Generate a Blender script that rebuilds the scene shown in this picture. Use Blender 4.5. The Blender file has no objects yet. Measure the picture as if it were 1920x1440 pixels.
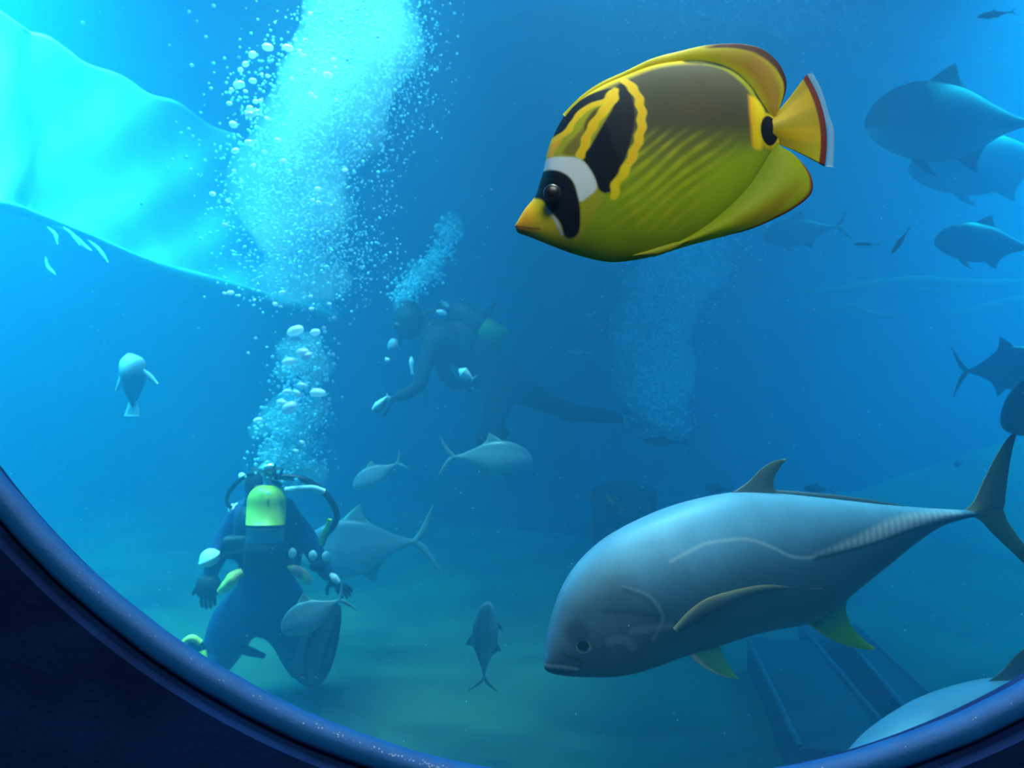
import bpy, bmesh, math, random
import numpy as np
from mathutils import Vector, Matrix
random.seed(7); rng = np.random.default_rng(7)
S = bpy.context.scene
COL = S.collection
F = 1400.0                                    # focal length in pixels of the 1920 wide frame

# ------------------------------------------------------------------ camera, sky, lights, exposure
cam = bpy.data.cameras.new('camera'); cam_o = bpy.data.objects.new('camera', cam); COL.objects.link(cam_o)
cam_o.rotation_euler = (math.pi/2, 0, 0); cam.sensor_width = 36; cam.lens = F/1920*36; cam.clip_start = .01; cam.clip_end = 100
cam.dof.use_dof = True; cam.dof.focus_distance = .70; cam.dof.aperture_fstop = 14
S.camera = cam_o
S.view_settings.view_transform = 'Standard'; S.view_settings.look = 'None'
S.view_settings.gamma = 1; S.view_settings.exposure = 0; S.view_settings.use_curve_mapping = False
S.cycles.volume_bounces = 2; S.cycles.max_bounces = 7; S.cycles.transparent_max_bounces = 12
S.cycles.use_denoising = True; S.cycles.sample_clamp_indirect = 6

world = bpy.data.worlds.new('sky'); S.world = world; world.use_nodes = True
bg = world.node_tree.nodes['Background']
bg.inputs[0].default_value = (.003, .10, .46, 1); bg.inputs[1].default_value = .32

def lamp(name, loc, tgt, size, energy, col, kind='AREA', spot=60, size_y=None, spread=180):
    l = bpy.data.lights.new(name, kind); l.energy = energy; l.color = col
    if kind == 'AREA':
        l.size = size; l.spread = math.radians(spread)
        if size_y: l.shape = 'RECTANGLE'; l.size_y = size_y
    else:
        l.shadow_soft_size = size
        if kind == 'SPOT': l.spot_size = math.radians(spot); l.spot_blend = .6
    o = bpy.data.objects.new(name, l); COL.objects.link(o); o.location = loc
    o.rotation_euler = (Vector(tgt)-Vector(loc)).to_track_quat('-Z', 'Y').to_euler()
    return o
lamp('skylight_over_pool', (-4.9, 4.4, 5.0), (-5.0, 5.2, 0), 3.2, 1950, (.3, 1, .98), spread=85)
lamp('skylight_over_reef', (8.2, 7.5, 5.0), (6.3, 7, 0), 4, 1000, (.06, .85, 1), spread=85)
lamp('added_spot_over_divers', (-1.0, 3.3, 4.9), (-1.12, 4.4, -.4), .6, 10000, (.95, 1, .95), 'SPOT', 29)  # added spot, brightens the bubble plume and the kneeling diver
lamp('added_fill_window', (.35, .75, 1.45), (.25, .75, 0), .5, 9, (.95, 1, .92), spread=80)  # added fill above the window for the fish near the glass
lamp('added_fill_side', (.35, 1.8, 2.2), (.35, 1.6, -.4), .8, 22, (.6, .95, 1), spread=70)  # added fill that brightens the trevally backs from above
lamp('added_fill_room', (.3, -.75, 1.55), (.3, .7, .1), .9, 44, (1, .95, .82))  # unseen fill added behind the camera for the butterflyfish and ring

# ------------------------------------------------------------------ helpers
def P(px, py, Y): return Vector(((px-960)/F*Y, Y, (720-py)/F*Y))
def lin(c):
    c = np.asarray(c, float)/255.0
    return np.where(c <= .04045, c/12.92, ((c+.055)/1.055)**2.4)
def rgba(c): return tuple(lin(c))+(1.0,)
def smooth(a, b, x):
    t = np.clip((x-a)/(b-a), 0, 1); return t*t*(3-2*t)
def mix(a, b, f):
    f = np.asarray(f)[..., None]; return a*(1-f)+b*f

def mat(name, c=None, rough=.5, attr=False, spec=.5, metal=0, noise=0, nscale=20, bump=0, bscale=60, translucent=0, alpha=1, c2=None, sheen=0):
    m = bpy.data.materials.new(name); m.use_nodes = True; nt = m.node_tree; b = nt.nodes['Principled BSDF']
    b.inputs['Roughness'].default_value = rough; b.inputs['Metallic'].default_value = metal
    b.inputs['Specular IOR Level'].default_value = spec; b.inputs['Alpha'].default_value = alpha
    tc = nt.nodes.new('ShaderNodeTexCoord')
    if attr:
        at = nt.nodes.new('ShaderNodeAttribute'); at.attribute_name = 'Col'; src = at.outputs['Color']
    else:
        rg = nt.nodes.new('ShaderNodeRGB'); rg.outputs[0].default_value = rgba(c); src = rg.outputs[0]
    if noise or c2:
        n = nt.nodes.new('ShaderNodeTexNoise'); n.inputs['Scale'].default_value = nscale; n.inputs['Detail'].default_value = 5
        nt.links.new(tc.outputs['Object'], n.inputs['Vector'])
        mx = nt.nodes.new('ShaderNodeMix'); mx.data_type = 'RGBA'
        if c2:
            rp = nt.nodes.new('ShaderNodeMapRange'); rp.inputs['From Min'].default_value = .4; rp.inputs['From Max'].default_value = .62
            nt.links.new(n.outputs['Fac'], rp.inputs['Value']); nt.links.new(rp.outputs[0], mx.inputs['Factor'])
            mx.inputs['B'].default_value = rgba(c2)
        else:
            mx.blend_type = 'MULTIPLY'; mx.inputs['Factor'].default_value = noise
            nt.links.new(n.outputs['Fac'], mx.inputs['B'])
        nt.links.new(src, mx.inputs['A']); src = mx.outputs['Result']
    nt.links.new(src, b.inputs['Base Color'])
    if bump:
        v = nt.nodes.new('ShaderNodeTexVoronoi'); v.inputs['Scale'].default_value = bscale
        nt.links.new(tc.outputs['Object'], v.inputs['Vector'])
        bp = nt.nodes.new('ShaderNodeBump'); bp.inputs['Strength'].default_value = bump; bp.inputs['Distance'].default_value = .004
        nt.links.new(v.outputs['Distance'], bp.inputs['Height']); nt.links.new(bp.outputs[0], b.inputs['Normal'])
    if translucent:
        t = nt.nodes.new('ShaderNodeBsdfTranslucent'); nt.links.new(src, t.inputs['Color'])
        ms = nt.nodes.new('ShaderNodeMixShader'); ms.inputs[0].default_value = translucent
        nt.links.new(b.outputs[0], ms.inputs[1]); nt.links.new(t.outputs[0], ms.inputs[2])
        nt.links.new(ms.outputs[0], nt.nodes['Material Output'].inputs['Surface'])
    return m

def tag(o, label=None, cat=None, group=None, kind=None):
    if label: o['label'] = label
    if cat: o['category'] = cat
    if group: o['group'] = group
    if kind: o['kind'] = kind
    return o
def empty(name, loc, label=None, cat=None, group=None):
    o = bpy.data.objects.new(name, None); COL.objects.link(o); o.location = loc; o.empty_display_size = .05
    return tag(o, label, cat, group)
def link_mesh(name, verts, faces, m, parent=None, origin=(0, 0, 0), colors=None, sm=True):
    me = bpy.data.meshes.new(name)
    v = np.asarray(verts, float)-np.asarray(origin, float)
    me.from_pydata(v.tolist(), [], faces if isinstance(faces, list) else faces.tolist())
    if colors is not None:
        ca = me.color_attributes.new('Col', 'FLOAT_COLOR', 'POINT')
        c = np.ones((len(v), 4)); c[:, :3] = colors; ca.data.foreach_set('color', c.ravel())
    if sm: me.polygons.foreach_set('use_smooth', [True]*len(me.polygons))
    if m is not None: me.materials.append(m)
    me.update()
    o = bpy.data.objects.new(name, me); COL.objects.link(o)
    if parent is not None: o.parent = parent
    else: o.location = origin
    return o
def cr(pts, n):
    """Catmull-Rom through pts, n samples evenly spaced by length."""
    p = np.asarray(pts, float)
    if len(p) == 2: return p[0]+(p[1]-p[0])*np.linspace(0, 1, n)[:, None]
    q = np.vstack([2*p[0]-p[1], p, 2*p[-1]-p[-2]]); out = []
    for i in range(len(p)-1):
        t = np.linspace(0, 1, 24, endpoint=False)[:, None]; a, b, c, d = q[i:i+4]
        out.append(.5*(2*b+(c-a)*t+(2*a-5*b+4*c-d)*t**2+(3*b-a-3*c+d)*t**3))
    out = np.vstack(out+[p[-1:]]); L = np.r_[0, np.cumsum(np.linalg.norm(np.diff(out, axis=0), axis=1))]
    s = np.linspace(0, L[-1], n); return np.stack([np.interp(s, L, out[:, k]) for k in range(out.shape[1])], 1)
def grid_faces(n, m, wrap=True):
    f = []
    mm = m if wrap else m-1
    i, j = np.meshgrid(np.arange(n-1), np.arange(mm), indexing='ij'); j2 = (j+1) % m
    f = np.stack([i*m+j, (i+1)*m+j, (i+1)*m+j2, i*m+j2], -1).reshape(-1, 4)
    return f.tolist()
def ruled(name, T, B, width, m, parent, to3, origin, colorf=None, n=120, msec=64, bulge=None, pw=1.0, lin_s=False, ray=0, off=None):
    """Closed lens-shaped surface between the 2-D curves T and B; width(t) is the half thickness."""
    T = cr(T, n); B = cr(B, n); t = np.linspace(0, 1, n); a = np.linspace(0, 2*np.pi, msec, endpoint=False)+np.pi/msec
    s = np.sin(a); c = np.cos(a)
    if lin_s: s = np.clip(2/np.pi*np.arcsin(s), -1, 1)
    mid = (T+B)/2; hf = (T-B)/2
    XY = mid[:, None]+hf[:, None]*s[None, :, None]
    if bulge is not None: XY = XY+np.asarray(bulge)[None, None]*((1-s**2)[None, :, None]*(t**1.5)[:, None, None])
    w = np.asarray([width(x) for x in t])
    D = w[:, None]*np.sign(c)[None]*np.abs(c)[None]**pw
    if ray: D = D*(1+.3*np.sin(2*np.pi*ray*t))[:, None]
    tt, ss = np.broadcast_arrays(t[:, None], s[None])
    if off is not None: D = D+off(tt, ss)
    V = to3(XY.reshape(-1, 2), D.reshape(-1))
    f = grid_faces(n, msec); f.append(list(range(msec))[::-1]); f.append([(n-1)*msec+k for k in range(msec)])
    col = colorf(XY[..., 0].ravel(), XY[..., 1].ravel(), tt.ravel(), ss.ravel(), D.ravel()) if colorf else None
    return link_mesh(name, V, f, m, parent, origin, col)
def segdist(X, Y, pl, closed=False):
    pl = np.asarray(pl, float); q = np.vstack([pl, pl[:1]]) if closed else pl
    d = np.full(X.shape, 1e9)
    for (ax, ay), (bx, by) in zip(q[:-1], q[1:]):
        vx, vy = bx-ax, by-ay; k = np.clip(((X-ax)*vx+(Y-ay)*vy)/(vx*vx+vy*vy+1e-9), 0, 1)
        d = np.minimum(d, np.hypot(X-ax-k*vx, Y-ay-k*vy))
    return d
def inpoly(X, Y, poly, soft=8):
    p = cr(list(poly)+[poly[0]], 60)[:-1]; ins = np.zeros(X.shape, bool)
    for (ax, ay), (bx, by) in zip(p, np.roll(p, -1, 0)):
        c = (ay > Y) != (by > Y); ins ^= c & (X < (bx-ax)*(Y-ay)/(by-ay+1e-12)+ax)
    d = segdist(X, Y, p, True); sd = np.where(ins, d, -d); return smooth(-soft, soft, sd)
def online(X, Y, pl, w, soft=6): return 1-smooth(w-soft, w+soft, segdist(X, Y, cr(pl, 40)))
def tube(name, pts, rad, m, parent=None, origin=(0, 0, 0), seg=10, n=40, taper=None, closed=False):
    p = cr(pts, n); r = np.full(n, rad) if np.isscalar(rad) else np.interp(np.linspace(0, 1, n), np.linspace(0, 1, len(rad)), rad)
    tn = np.gradient(p, axis=0); tn /= np.linalg.norm(tn, axis=1)[:, None]+1e-9
    up = np.array([.13, .91, .31]); u = np.cross(tn, up); u /= np.linalg.norm(u, axis=1)[:, None]; v = np.cross(tn, u)
    a = np.linspace(0, 2*np.pi, seg, endpoint=False)
    V = p[:, None]+r[:, None, None]*(u[:, None]*np.cos(a)[None, :, None]+v[:, None]*np.sin(a)[None, :, None])
    f = grid_faces(n, seg); f.append(list(range(seg))[::-1]); f.append([(n-1)*seg+k for k in range(seg)])
    return link_mesh(name, V.reshape(-1, 3), f, m, parent, origin)
def box_mesh(name, lo, hi, m, parent=None, bevel=0, origin=None):
    lo = np.array(lo, float); hi = np.array(hi, float); o = (lo+hi)/2 if origin is None else np.array(origin, float)
    bm = bmesh.new(); bmesh.ops.create_cube(bm, size=1)
    for v in bm.verts: v.co = Vector((lo+(hi-lo)*(np.array(v.co)+.5)-o).tolist())
    if bevel: bmesh.ops.bevel(bm, geom=bm.edges[:], offset=bevel, segments=2, affect='EDGES')
    me = bpy.data.meshes.new(name); bm.to_mesh(me); bm.free(); me.materials.append(m)
    ob = bpy.data.objects.new(name, me); COL.objects.link(ob)
    if parent: ob.parent = parent; ob.location = o-np.array(parent.location)
    else: ob.location = o
    return ob
def ico(sub=1):
    bm = bmesh.new(); bmesh.ops.create_icosphere(bm, subdivisions=sub, radius=1)
    v = np.array([x.co[:] for x in bm.verts]); f = np.array([[q.index for q in x.verts] for x in bm.faces]); bm.free(); return v, f
ICO1, ICO2, ICO3 = ico(1), ico(2), ico(3)
def spheres(name, C, R, m, base=ICO1, parent=None, origin=(0, 0, 0), squash=.85):
    C = np.asarray(C, float); R = np.asarray(R, float); v, f = base; k = len(v)
    sc = np.ones((len(C), 1, 3)); sc[:, 0, 2] = squash+.15*rng.random(len(C))
    V = (C[:, None]+v[None]*R[:, None, None]*sc).reshape(-1, 3)
    Fc = (f[None]+(np.arange(len(C))*k)[:, None, None]).reshape(-1, 3)
    return link_mesh(name, V, Fc, m, parent, origin)
def skin(name, verts, edges, radii, m, parent, origin, sub=2, root=0, flat=None):
    me = bpy.data.meshes.new(name); me.from_pydata([tuple(Vector(v)-Vector(origin)) for v in verts], edges, [])
    me.materials.append(m); o = bpy.data.objects.new(name, me); COL.objects.link(o); o.parent = parent
    md = o.modifiers.new('skin', 'SKIN'); md.use_smooth_shade = True
    for i, r in enumerate(radii):
        rr = r if isinstance(r, tuple) else (r, r)
        me.skin_vertices[0].data[i].radius = rr
        me.skin_vertices[0].data[i].use_root = (i == root)
    s = o.modifiers.new('sub', 'SUBSURF'); s.levels = s.render_levels = sub
    return o
def poly_slab(name, outline, thick, m, parent, origin, bevel=.004, sub=0):
    """outline: world points of one planar-ish loop, extruded away from the camera."""
    bm = bmesh.new(); o = Vector(origin)
    vs = [bm.verts.new(Vector(p)-o) for p in outline]; f = bm.faces.new(vs)
    r = bmesh.ops.extrude_face_region(bm, geom=[f])
    for e in r['geom']:
        if isinstance(e, bmesh.types.BMVert): e.co += Vector((0, thick, 0))
    bmesh.ops.recalc_face_normals(bm, faces=bm.faces[:])
    if bevel: bmesh.ops.bevel(bm, geom=bm.edges[:], offset=bevel, segments=2, affect='EDGES', clamp_overlap=True)
    me = bpy.data.meshes.new(name); bm.to_mesh(me); bm.free(); me.materials.append(m)
    ob = bpy.data.objects.new(name, me); COL.objects.link(ob); ob.parent = parent
    return ob

# ------------------------------------------------------------------ setting: viewing room and round window
WY = .41; PX = WY/F
WC = np.array([(1193-960)*PX, (720+52)*PX]); WR = 1527*PX      # window centre (x, z) and radius
m_wall = mat('navy_wall_paint', (5, 38, 92), .75, c2=(2, 24, 66), nscale=14, bump=.12, bscale=220, spec=.08)
m_ring = mat('blue_rubber', (2, 84, 156), .6, spec=.2, noise=.3, nscale=90, bump=.06, bscale=500)
m_dark = mat('dark_room', (18, 22, 40), .8)
RX, RZ = (-1.5, 1.9), (-1.4, 1.7)
def front_wall():
    n = 256; a = np.linspace(0, 2*np.pi, n, endpoint=False); r = WR+55*PX; V = []
    ux, uz = np.cos(a), np.sin(a)
    for yy in (WY-.012, WY+.035):
        inner = np.stack([WC[0]+r*ux, np.full(n, yy), WC[1]+r*uz], 1)
        kx = np.where(ux > 0, (RX[1]-WC[0])/np.maximum(ux, 1e-9), (RX[0]-WC[0])/np.minimum(ux, -1e-9))
        kz = np.where(uz > 0, (RZ[1]-WC[1])/np.maximum(uz, 1e-9), (RZ[0]-WC[1])/np.minimum(uz, -1e-9))
        k = np.minimum(kx, kz); outer = np.stack([WC[0]+k*ux, np.full(n, yy), WC[1]+k*uz], 1)
        V += [inner, outer]
    V = np.vstack(V); fs = []
    for i in range(n):
        j = (i+1) % n
        fs += [[i, j, n+j, n+i], [2*n+i, 3*n+i, 3*n+j, 2*n+j], [i, 2*n+i, 2*n+j, j], [n+i, n+j, 3*n+j, 3*n+i]]
    o = link_mesh('wall_front', V, fs, m_wall, sm=False); tag(o, kind='structure'); return o
front_wall()
x0, x1 = RX; z0, z1 = RZ; yb = -1.8; yf = WY+.035
for nm, lo, hi in (('wall_left', (x0-.05, yb, z0), (x0, yf, z1)), ('wall_right', (x1, yb, z0), (x1+.05, yf, z1)),
                   ('wall_back', (x0-.05, yb-.05, z0), (x1+.05, yb, z1)), ('floor', (x0-.05, yb-.05, z0-.05), (x1+.05, yf, z0)),
                   ('ceiling', (x0-.05, yb-.05, z1), (x1+.05, yf, z1+.05))):
    tag(box_mesh(nm, lo, hi, m_dark), kind='structure')
def window_ring():
    n, k = 360, 18; a = np.linspace(0, 2*np.pi, n, endpoint=False); b = np.linspace(0, 2*np.pi, k, endpoint=False)
    rr = 25.5*PX; R = WR+26*PX
    rad = R+rr*np.sign(np.cos(b))*np.abs(np.cos(b))**.75; yy = WY+.004-rr*1.05*np.sin(b)
    wob = 1+.0004*np.sin(a*37)+.0003*np.sin(a*91)
    V = np.stack([WC[0]+rad[None]*wob[:, None]*np.cos(a)[:, None], np.broadcast_to(yy[None], (n, k)), WC[1]+rad[None]*wob[:, None]*np.sin(a)[:, None]], -1).reshape(-1, 3)
    i, j = np.meshgrid(np.arange(n), np.arange(k), indexing='ij'); i2, j2 = (i+1) % n, (j+1) % k
    return link_mesh('window_frame', V, np.stack([i*k+j, i2*k+j, i2*k+j2, i*k+j2], -1).reshape(-1, 4), m_ring)
m_glass = bpy.data.materials.new('acrylic_pane'); m_glass.use_nodes = True
nt = m_glass.node_tree; nt.nodes.clear(); on = nt.nodes.new('ShaderNodeOutputMaterial'); ms = nt.nodes.new('ShaderNodeMixShader')
tr = nt.nodes.new('ShaderNodeBsdfTransparent'); gl = nt.nodes.new('ShaderNodeBsdfGlossy'); gl.inputs['Roughness'].default_value = .02
ms.inputs[0].default_value = .03; tr.inputs[0].default_value = (.97, .99, 1, 1)
nt.links.new(tr.outputs[0], ms.inputs[1]); nt.links.new(gl.outputs[0], ms.inputs[2]); nt.links.new(ms.outputs[0], on.inputs['Surface'])
def disc(name, y0, y1, r, m):
    n = 200; a = np.linspace(0, 2*np.pi, n, endpoint=False)
    V = np.vstack([np.stack([WC[0]+r*np.cos(a), np.full(n, y), WC[1]+r*np.sin(a)], 1) for y in (y0, y1)])
    fs = [list(range(n)), list(range(2*n-1, n-1, -1))]+[[i, n+i, n+(i+1) % n, (i+1) % n] for i in range(n)]
    return link_mesh(name, V, fs, m, sm=False)
win = disc('window_1', WY+.012, WY+.030, WR+40*PX, m_glass); tag(win, kind='structure')
ring = window_ring(); ring.parent = win; tag(ring, 'blue rubber ring around the pane')
m_fleck = mat('salt', (215, 225, 230), .7)
C = []; Rr = []
for k in range(150):
    t = math.radians(random.gauss(-106, 6) if k < 95 else random.uniform(-145, -50)); r = WR+random.gauss(2, 2.5)*PX
    C.append((WC[0]+r*math.cos(t), WY-.004, WC[1]+r*math.sin(t))); Rr.append(random.uniform(.4, 1.5)*PX)
fl = spheres('salt_flecks', C, Rr, m_fleck, parent=win, squash=.5); tag(fl, 'white dried flecks along the rim', kind='stuff')

# ------------------------------------------------------------------ water, sea bed and tank walls
TX, TY, TZ = 10.0, 12.5, 5.2; FZ = -1.75
mw = bpy.data.materials.new('sea_water'); mw.use_nodes = True; nt = mw.node_tree; nt.nodes.clear()
on = nt.nodes.new('ShaderNodeOutputMaterial'); ad = nt.nodes.new('ShaderNodeAddShader')
sc = nt.nodes.new('ShaderNodeVolumeScatter'); ab = nt.nodes.new('ShaderNodeVolumeAbsorption')
sc.inputs['Color'].default_value = (.12, .62, 1, 1); sc.inputs['Density'].default_value = .135; sc.inputs['Anisotropy'].default_value = .5
ab.inputs['Color'].default_value = (.2, .80, .97, 1); ab.inputs['Density'].default_value = .34
nt.links.new(sc.outputs[0], ad.inputs[0]); nt.links.new(ab.outputs[0], ad.inputs[1]); nt.links.new(ad.outputs[0], on.inputs['Volume'])
water = box_mesh('water', (-TX, WY+.045, FZ-.3), (TX, TY, TZ), mw); tag(water, kind='structure')

m_sand = mat('sand', (66, 88, 58), .9, c2=(44, 62, 46), nscale=1.4, bump=.6, bscale=12)
m_rock = mat('tank_rock', (30, 44, 60), .9, c2=(18, 28, 44), nscale=1.2, bump=.8, bscale=5)
def heights(x, y):
    h = .05*np.sin(x*1.3+.4)*np.cos(y*1.1)+.03*np.sin(x*3.1+y*2.3)+.02*np.sin(y*5.7-x*2)
    h = h+1.25*np.exp(-((x-5.6)/2.3)**2-((y-7.6)/1.5)**2)                 # sand bank on the right
    return h
n = 180; gx, gy = np.meshgrid(np.linspace(-TX, TX, n), np.linspace(WY+.05, TY, n), indexing='ij')
gz = FZ-.06+heights(gx, gy)
V = np.stack([gx, gy, gz], -1).reshape(-1, 3)
tag(link_mesh('seabed', V, grid_faces(n, n, False), m_sand), kind='structure')
def rough_wall(name, fn, nu, nv, m):
    u, v = np.meshgrid(np.linspace(0, 1, nu), np.linspace(0, 1, nv), indexing='ij')
    return tag(link_mesh(name, fn(u, v).reshape(-1, 3), grid_faces(nu, nv, False), m), kind='structure')
def bumpy(a, b): return .18*np.sin(a*3.1+1.3*np.sin(b*2))+.12*np.sin(b*4.3+a)+.06*np.sin(a*9+b*7)
rough_wall('wall_tank_back', lambda u, v: np.stack([(u*2-1)*TX, TY-.5+bumpy(u*9, v*5), FZ-.2+v*(TZ-FZ)], -1), 120, 60, m_rock)

# dark tower added mid-tank, where the deep water is only unlit
def tower(name, cx, cy, rx, ry, ztop, label, seed=0, parent=None, m=m_rock):
    nu, nv = 90, 60; th, h = np.meshgrid(np.linspace(0, 2*np.pi, nu, endpoint=False), np.linspace(0, 1, nv), indexing='ij')
    prof = np.where(h < .9, 1-.12*h, (1-.12*h)*np.sqrt(np.clip(1-((h-.9)/.1)**2, 0, 1)))
    r = prof*(1+.10*np.sin(3*th+seed+2*h)+.06*np.sin(7*th+9*h+seed)+.03*np.sin(15*th+21*h))
    z = FZ-.15+h*(ztop-FZ+.15)
    V = np.stack([rx*r*np.cos(th), ry*r*np.sin(th), z-FZ], -1)
    f = []
    for i in range(nu):
        j = (i+1) % nu
        for k in range(nv-1): f.append([i*nv+k, j*nv+k, j*nv+k+1, i*nv+k+1])
    o = link_mesh(name, V.reshape(-1, 3), f, m); o.location = (cx, cy, FZ)
    return tag(o, label, 'rock')
tower('added_dark_tower', 1.25, 10.3, 2.6, 1.0, 5.1, 'huge dark tower added to darken the unlit water behind the kneeling and hovering divers', 1)
tower('boulder', .86, 5.6, .26, .3, -.72, 'dark upright boulder behind the head of the large silver trevally', 4)

# pale sloping ledge (upper left) with a ragged lip
m_ledge = mat('pale_ledge', (190, 225, 225), .7, c2=(165, 210, 215), nscale=2.2, bump=.2, bscale=9)
m_lip = mat('algae_lip', (150, 215, 170), .8, c2=(120, 200, 190), nscale=3)
led = empty('ledge', P(0, 395, 5.0), 'pale sloping rock ledge crossing the bright upper left water', 'ledge')
low = np.array([P(x, y, Y) for x, y, Y in ((-420, 330, 4.6), (-200, 360, 4.8), (0, 393, 5.2), (60, 408, 5.5), (170, 450, 5.9), (300, 505, 6.4), (450, 548, 7.0), (560, 578, 7.5), (625, 598, 7.9))])
upp = np.array([P(x, y, Y) for x, y, Y in ((-420, -190, 4.9), (-200, -80, 5.1), (0, 22, 5.5), (60, 55, 5.8), (160, 112, 6.2), (300, 180, 6.7), (450, 265, 7.3), (560, 390, 7.7), (628, 585, 8.0))])
ns = 90; L, U = cr(low, ns), cr(upp, ns); sv = np.linspace(0, 1, 40)
u_ = np.arange(ns)/ns
front = L[:, None]+(U-L)[:, None]*sv[None, :, None]
front[..., 1] += (.05*np.sin(u_*40)[:, None]*np.cos(sv*9)[None]+.10*np.sin(sv*3.1)[None])
front[..., 2] += .025*np.sin(u_*63)[:, None]*(sv**3)[None]
back = front.copy(); back[..., 1] += .22
V = np.vstack([front.reshape(-1, 3), back.reshape(-1, 3)]); fs = grid_faces(ns, 40, False); N1 = ns*40
fs2 = [[q+N1 for q in f][::-1] for f in fs]
def strip(idx): return [[idx[i], idx[i+1], idx[i+1]+N1, idx[i]+N1] for i in range(len(idx)-1)]
e1 = [i*40 for i in range(ns)]; e2 = [i*40+39 for i in range(ns)]; e3 = list(range(40)); e4 = [(ns-1)*40+k for k in range(40)]
link_mesh('rock_face', V, fs+fs2+strip(e1)+strip(e2)+strip(e3)+strip(e4), m_ledge, led, led.location)
tube('lip', low+np.array([0, -.05, .03]), [.02, .03, .045, .03, .02, .03, .05, .045, .03, .02], m_lip, led, led.location, n=120)
for a, b, c in (((88, 425), (104, 440), (108, 458)), ((118, 425), (136, 440), (150, 460)), ((165, 450), (186, 468), (203, 492)),
                ((85, 480), (90, 500), (104, 515)), ((140, 440), (160, 462), (172, 470))):
    tube('pale_tuft', [P(*a, 5.4), P(*b, 5.4), P(*c, 5.38)], [.004, .012, .014, .003], m_ledge, led, led.location, n=14)  # short pale strands hanging under the lip
# rippled pale streaks far on the right
strk = empty('pale_streaks', P(1700, 600, 9.5), 'faint pale rippled streaks deep in the water behind the right hand fish', 'ledge')
for (xa, ya, xb, yb_, th) in ((1440, 545, 2000, 520, .05), (1500, 575, 1700, 590, .04), (1760, 585, 2050, 560, .06), (1560, 530, 1800, 545, .03)):
    pts = [P(xa+(xb-xa)*k/6, ya+(yb_-ya)*k/6+6*math.sin(k*1.7), 9.4) for k in range(7)]
    tube('ripple', pts, [.01, th, th*1.4, th, .01], m_sand, strk, strk.location, n=40)

# dark steel beams lying on the sea bed, lower right
m_beam = mat('dark_steel', (16, 26, 44), .7, noise=.4, nscale=6); m_edge = mat('pale_edge', (60, 84, 96), .6)
def beam(a, b, wpx, label, Y0, Y1):
    A0, A1 = P(*a, Y0), P(*b, Y1); A0.z = A1.z = FZ+.16
    d = (A1-A0).normalized(); s = Vector((d.y, -d.x, 0))*-1
    w = wpx
    e = empty('steel_beam', (A0.x, A0.y, FZ), label, 'beam')
    q = [A0, A1, A1+s*w, A0+s*w]; o = Vector(e.location); bm = bmesh.new()
    vs = [bm.verts.new(p-o) for p in q]; f = bm.faces.new(vs); r = bmesh.ops.extrude_face_region(bm, geom=[f])
    for g in r['geom']:
        if isinstance(g, bmesh.types.BMVert): g.co.z -= .24
    bmesh.ops.recalc_face_normals(bm, faces=bm.faces[:]); bmesh.ops.bevel(bm, geom=bm.edges[:], offset=.01, segments=2, affect='EDGES')
    me = bpy.data.meshes.new('web'); bm.to_mesh(me); bm.free(); me.materials.append(m_beam)
    ob = bpy.data.objects.new('web', me); COL.objects.link(ob); ob.parent = e
    for k in (0, 1):
        a_, b_ = A0+s*w*k, A1+s*w*k
        tube('flange', [a_+Vector((0, 0, .01)), b_+Vector((0, 0, .01))], .012, m_edge, e, e.location, n=4)
beam((1497, 1165), (1660, 1365), .36, 'long dark beam on the sea bed below the silver trevally tail, nearer the fish tail', 4.95, 3.45)
beam((1400, 1200), (1500, 1400), .6, 'wide dark beam on the sea bed left of the pale edged long beam', 4.7, 3.25)

# ------------------------------------------------------------------ raccoon style butterflyfish (hero)
def Z1(p): p = np.asarray(p, float); return np.stack([940+p[..., 0]/3, 60+p[..., 1]/3], -1)
BY = .55
def to3_plane(Y, yaw=None):
    def f(XY, D):
        y0 = Y+(0 if yaw is None else yaw(XY[:, 0], XY[:, 1]))
        return np.stack([(XY[:, 0]-960)/F*y0, y0+D, (720-XY[:, 1])/F*y0], 1)
    return f
bf_o = np.array(P(1240, 300, BY))
bf = empty('butterflyfish', bf_o, 'yellow and olive butterflyfish with a black eye mask, closest to the glass', 'fish')
zto = to3_plane(BY, lambda x, y: -.00006*(x-1240))
z3 = lambda XY, D: zto(Z1(XY), D)
m_bfb = mat('butterflyfish_skin', attr=True, rough=.65, spec=.18, bump=.04, bscale=900, noise=.12, nscale=160)
m_bff = mat('butterflyfish_fin', attr=True, rough=.5, spec=.3, translucent=.35, noise=.2, nscale=120)
c = lambda *a: lin(a)
YEL, ORG, NAVY, OLV, GRN, LIME, WHT, MAR = c(252, 226, 14), c(252, 186, 6), c(12, 14, 34), c(82, 82, 60), c(150, 180, 6), c(214, 220, 10), c(222, 242, 250), c(120, 42, 26)
bT = [(78, 1088), (128, 1002), (188, 926), (215, 850), (240, 770), (255, 690), (285, 600), (350, 478), (450, 372), (560, 300), (700, 238), (850, 182), (1000, 158), (1150, 160), (1290, 205), (1390, 285), (1460, 385), (1510, 455), (1550, 485)]
bB = [(78, 1096), (95, 1130), (150, 1150), (250, 1190), (380, 1240), (500, 1275), (600, 1294), (700, 1290), (850, 1262), (1000, 1200), (1120, 1130), (1250, 1030), (1380, 900), (1480, 750), (1530, 670), (1560, 638)]
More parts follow.
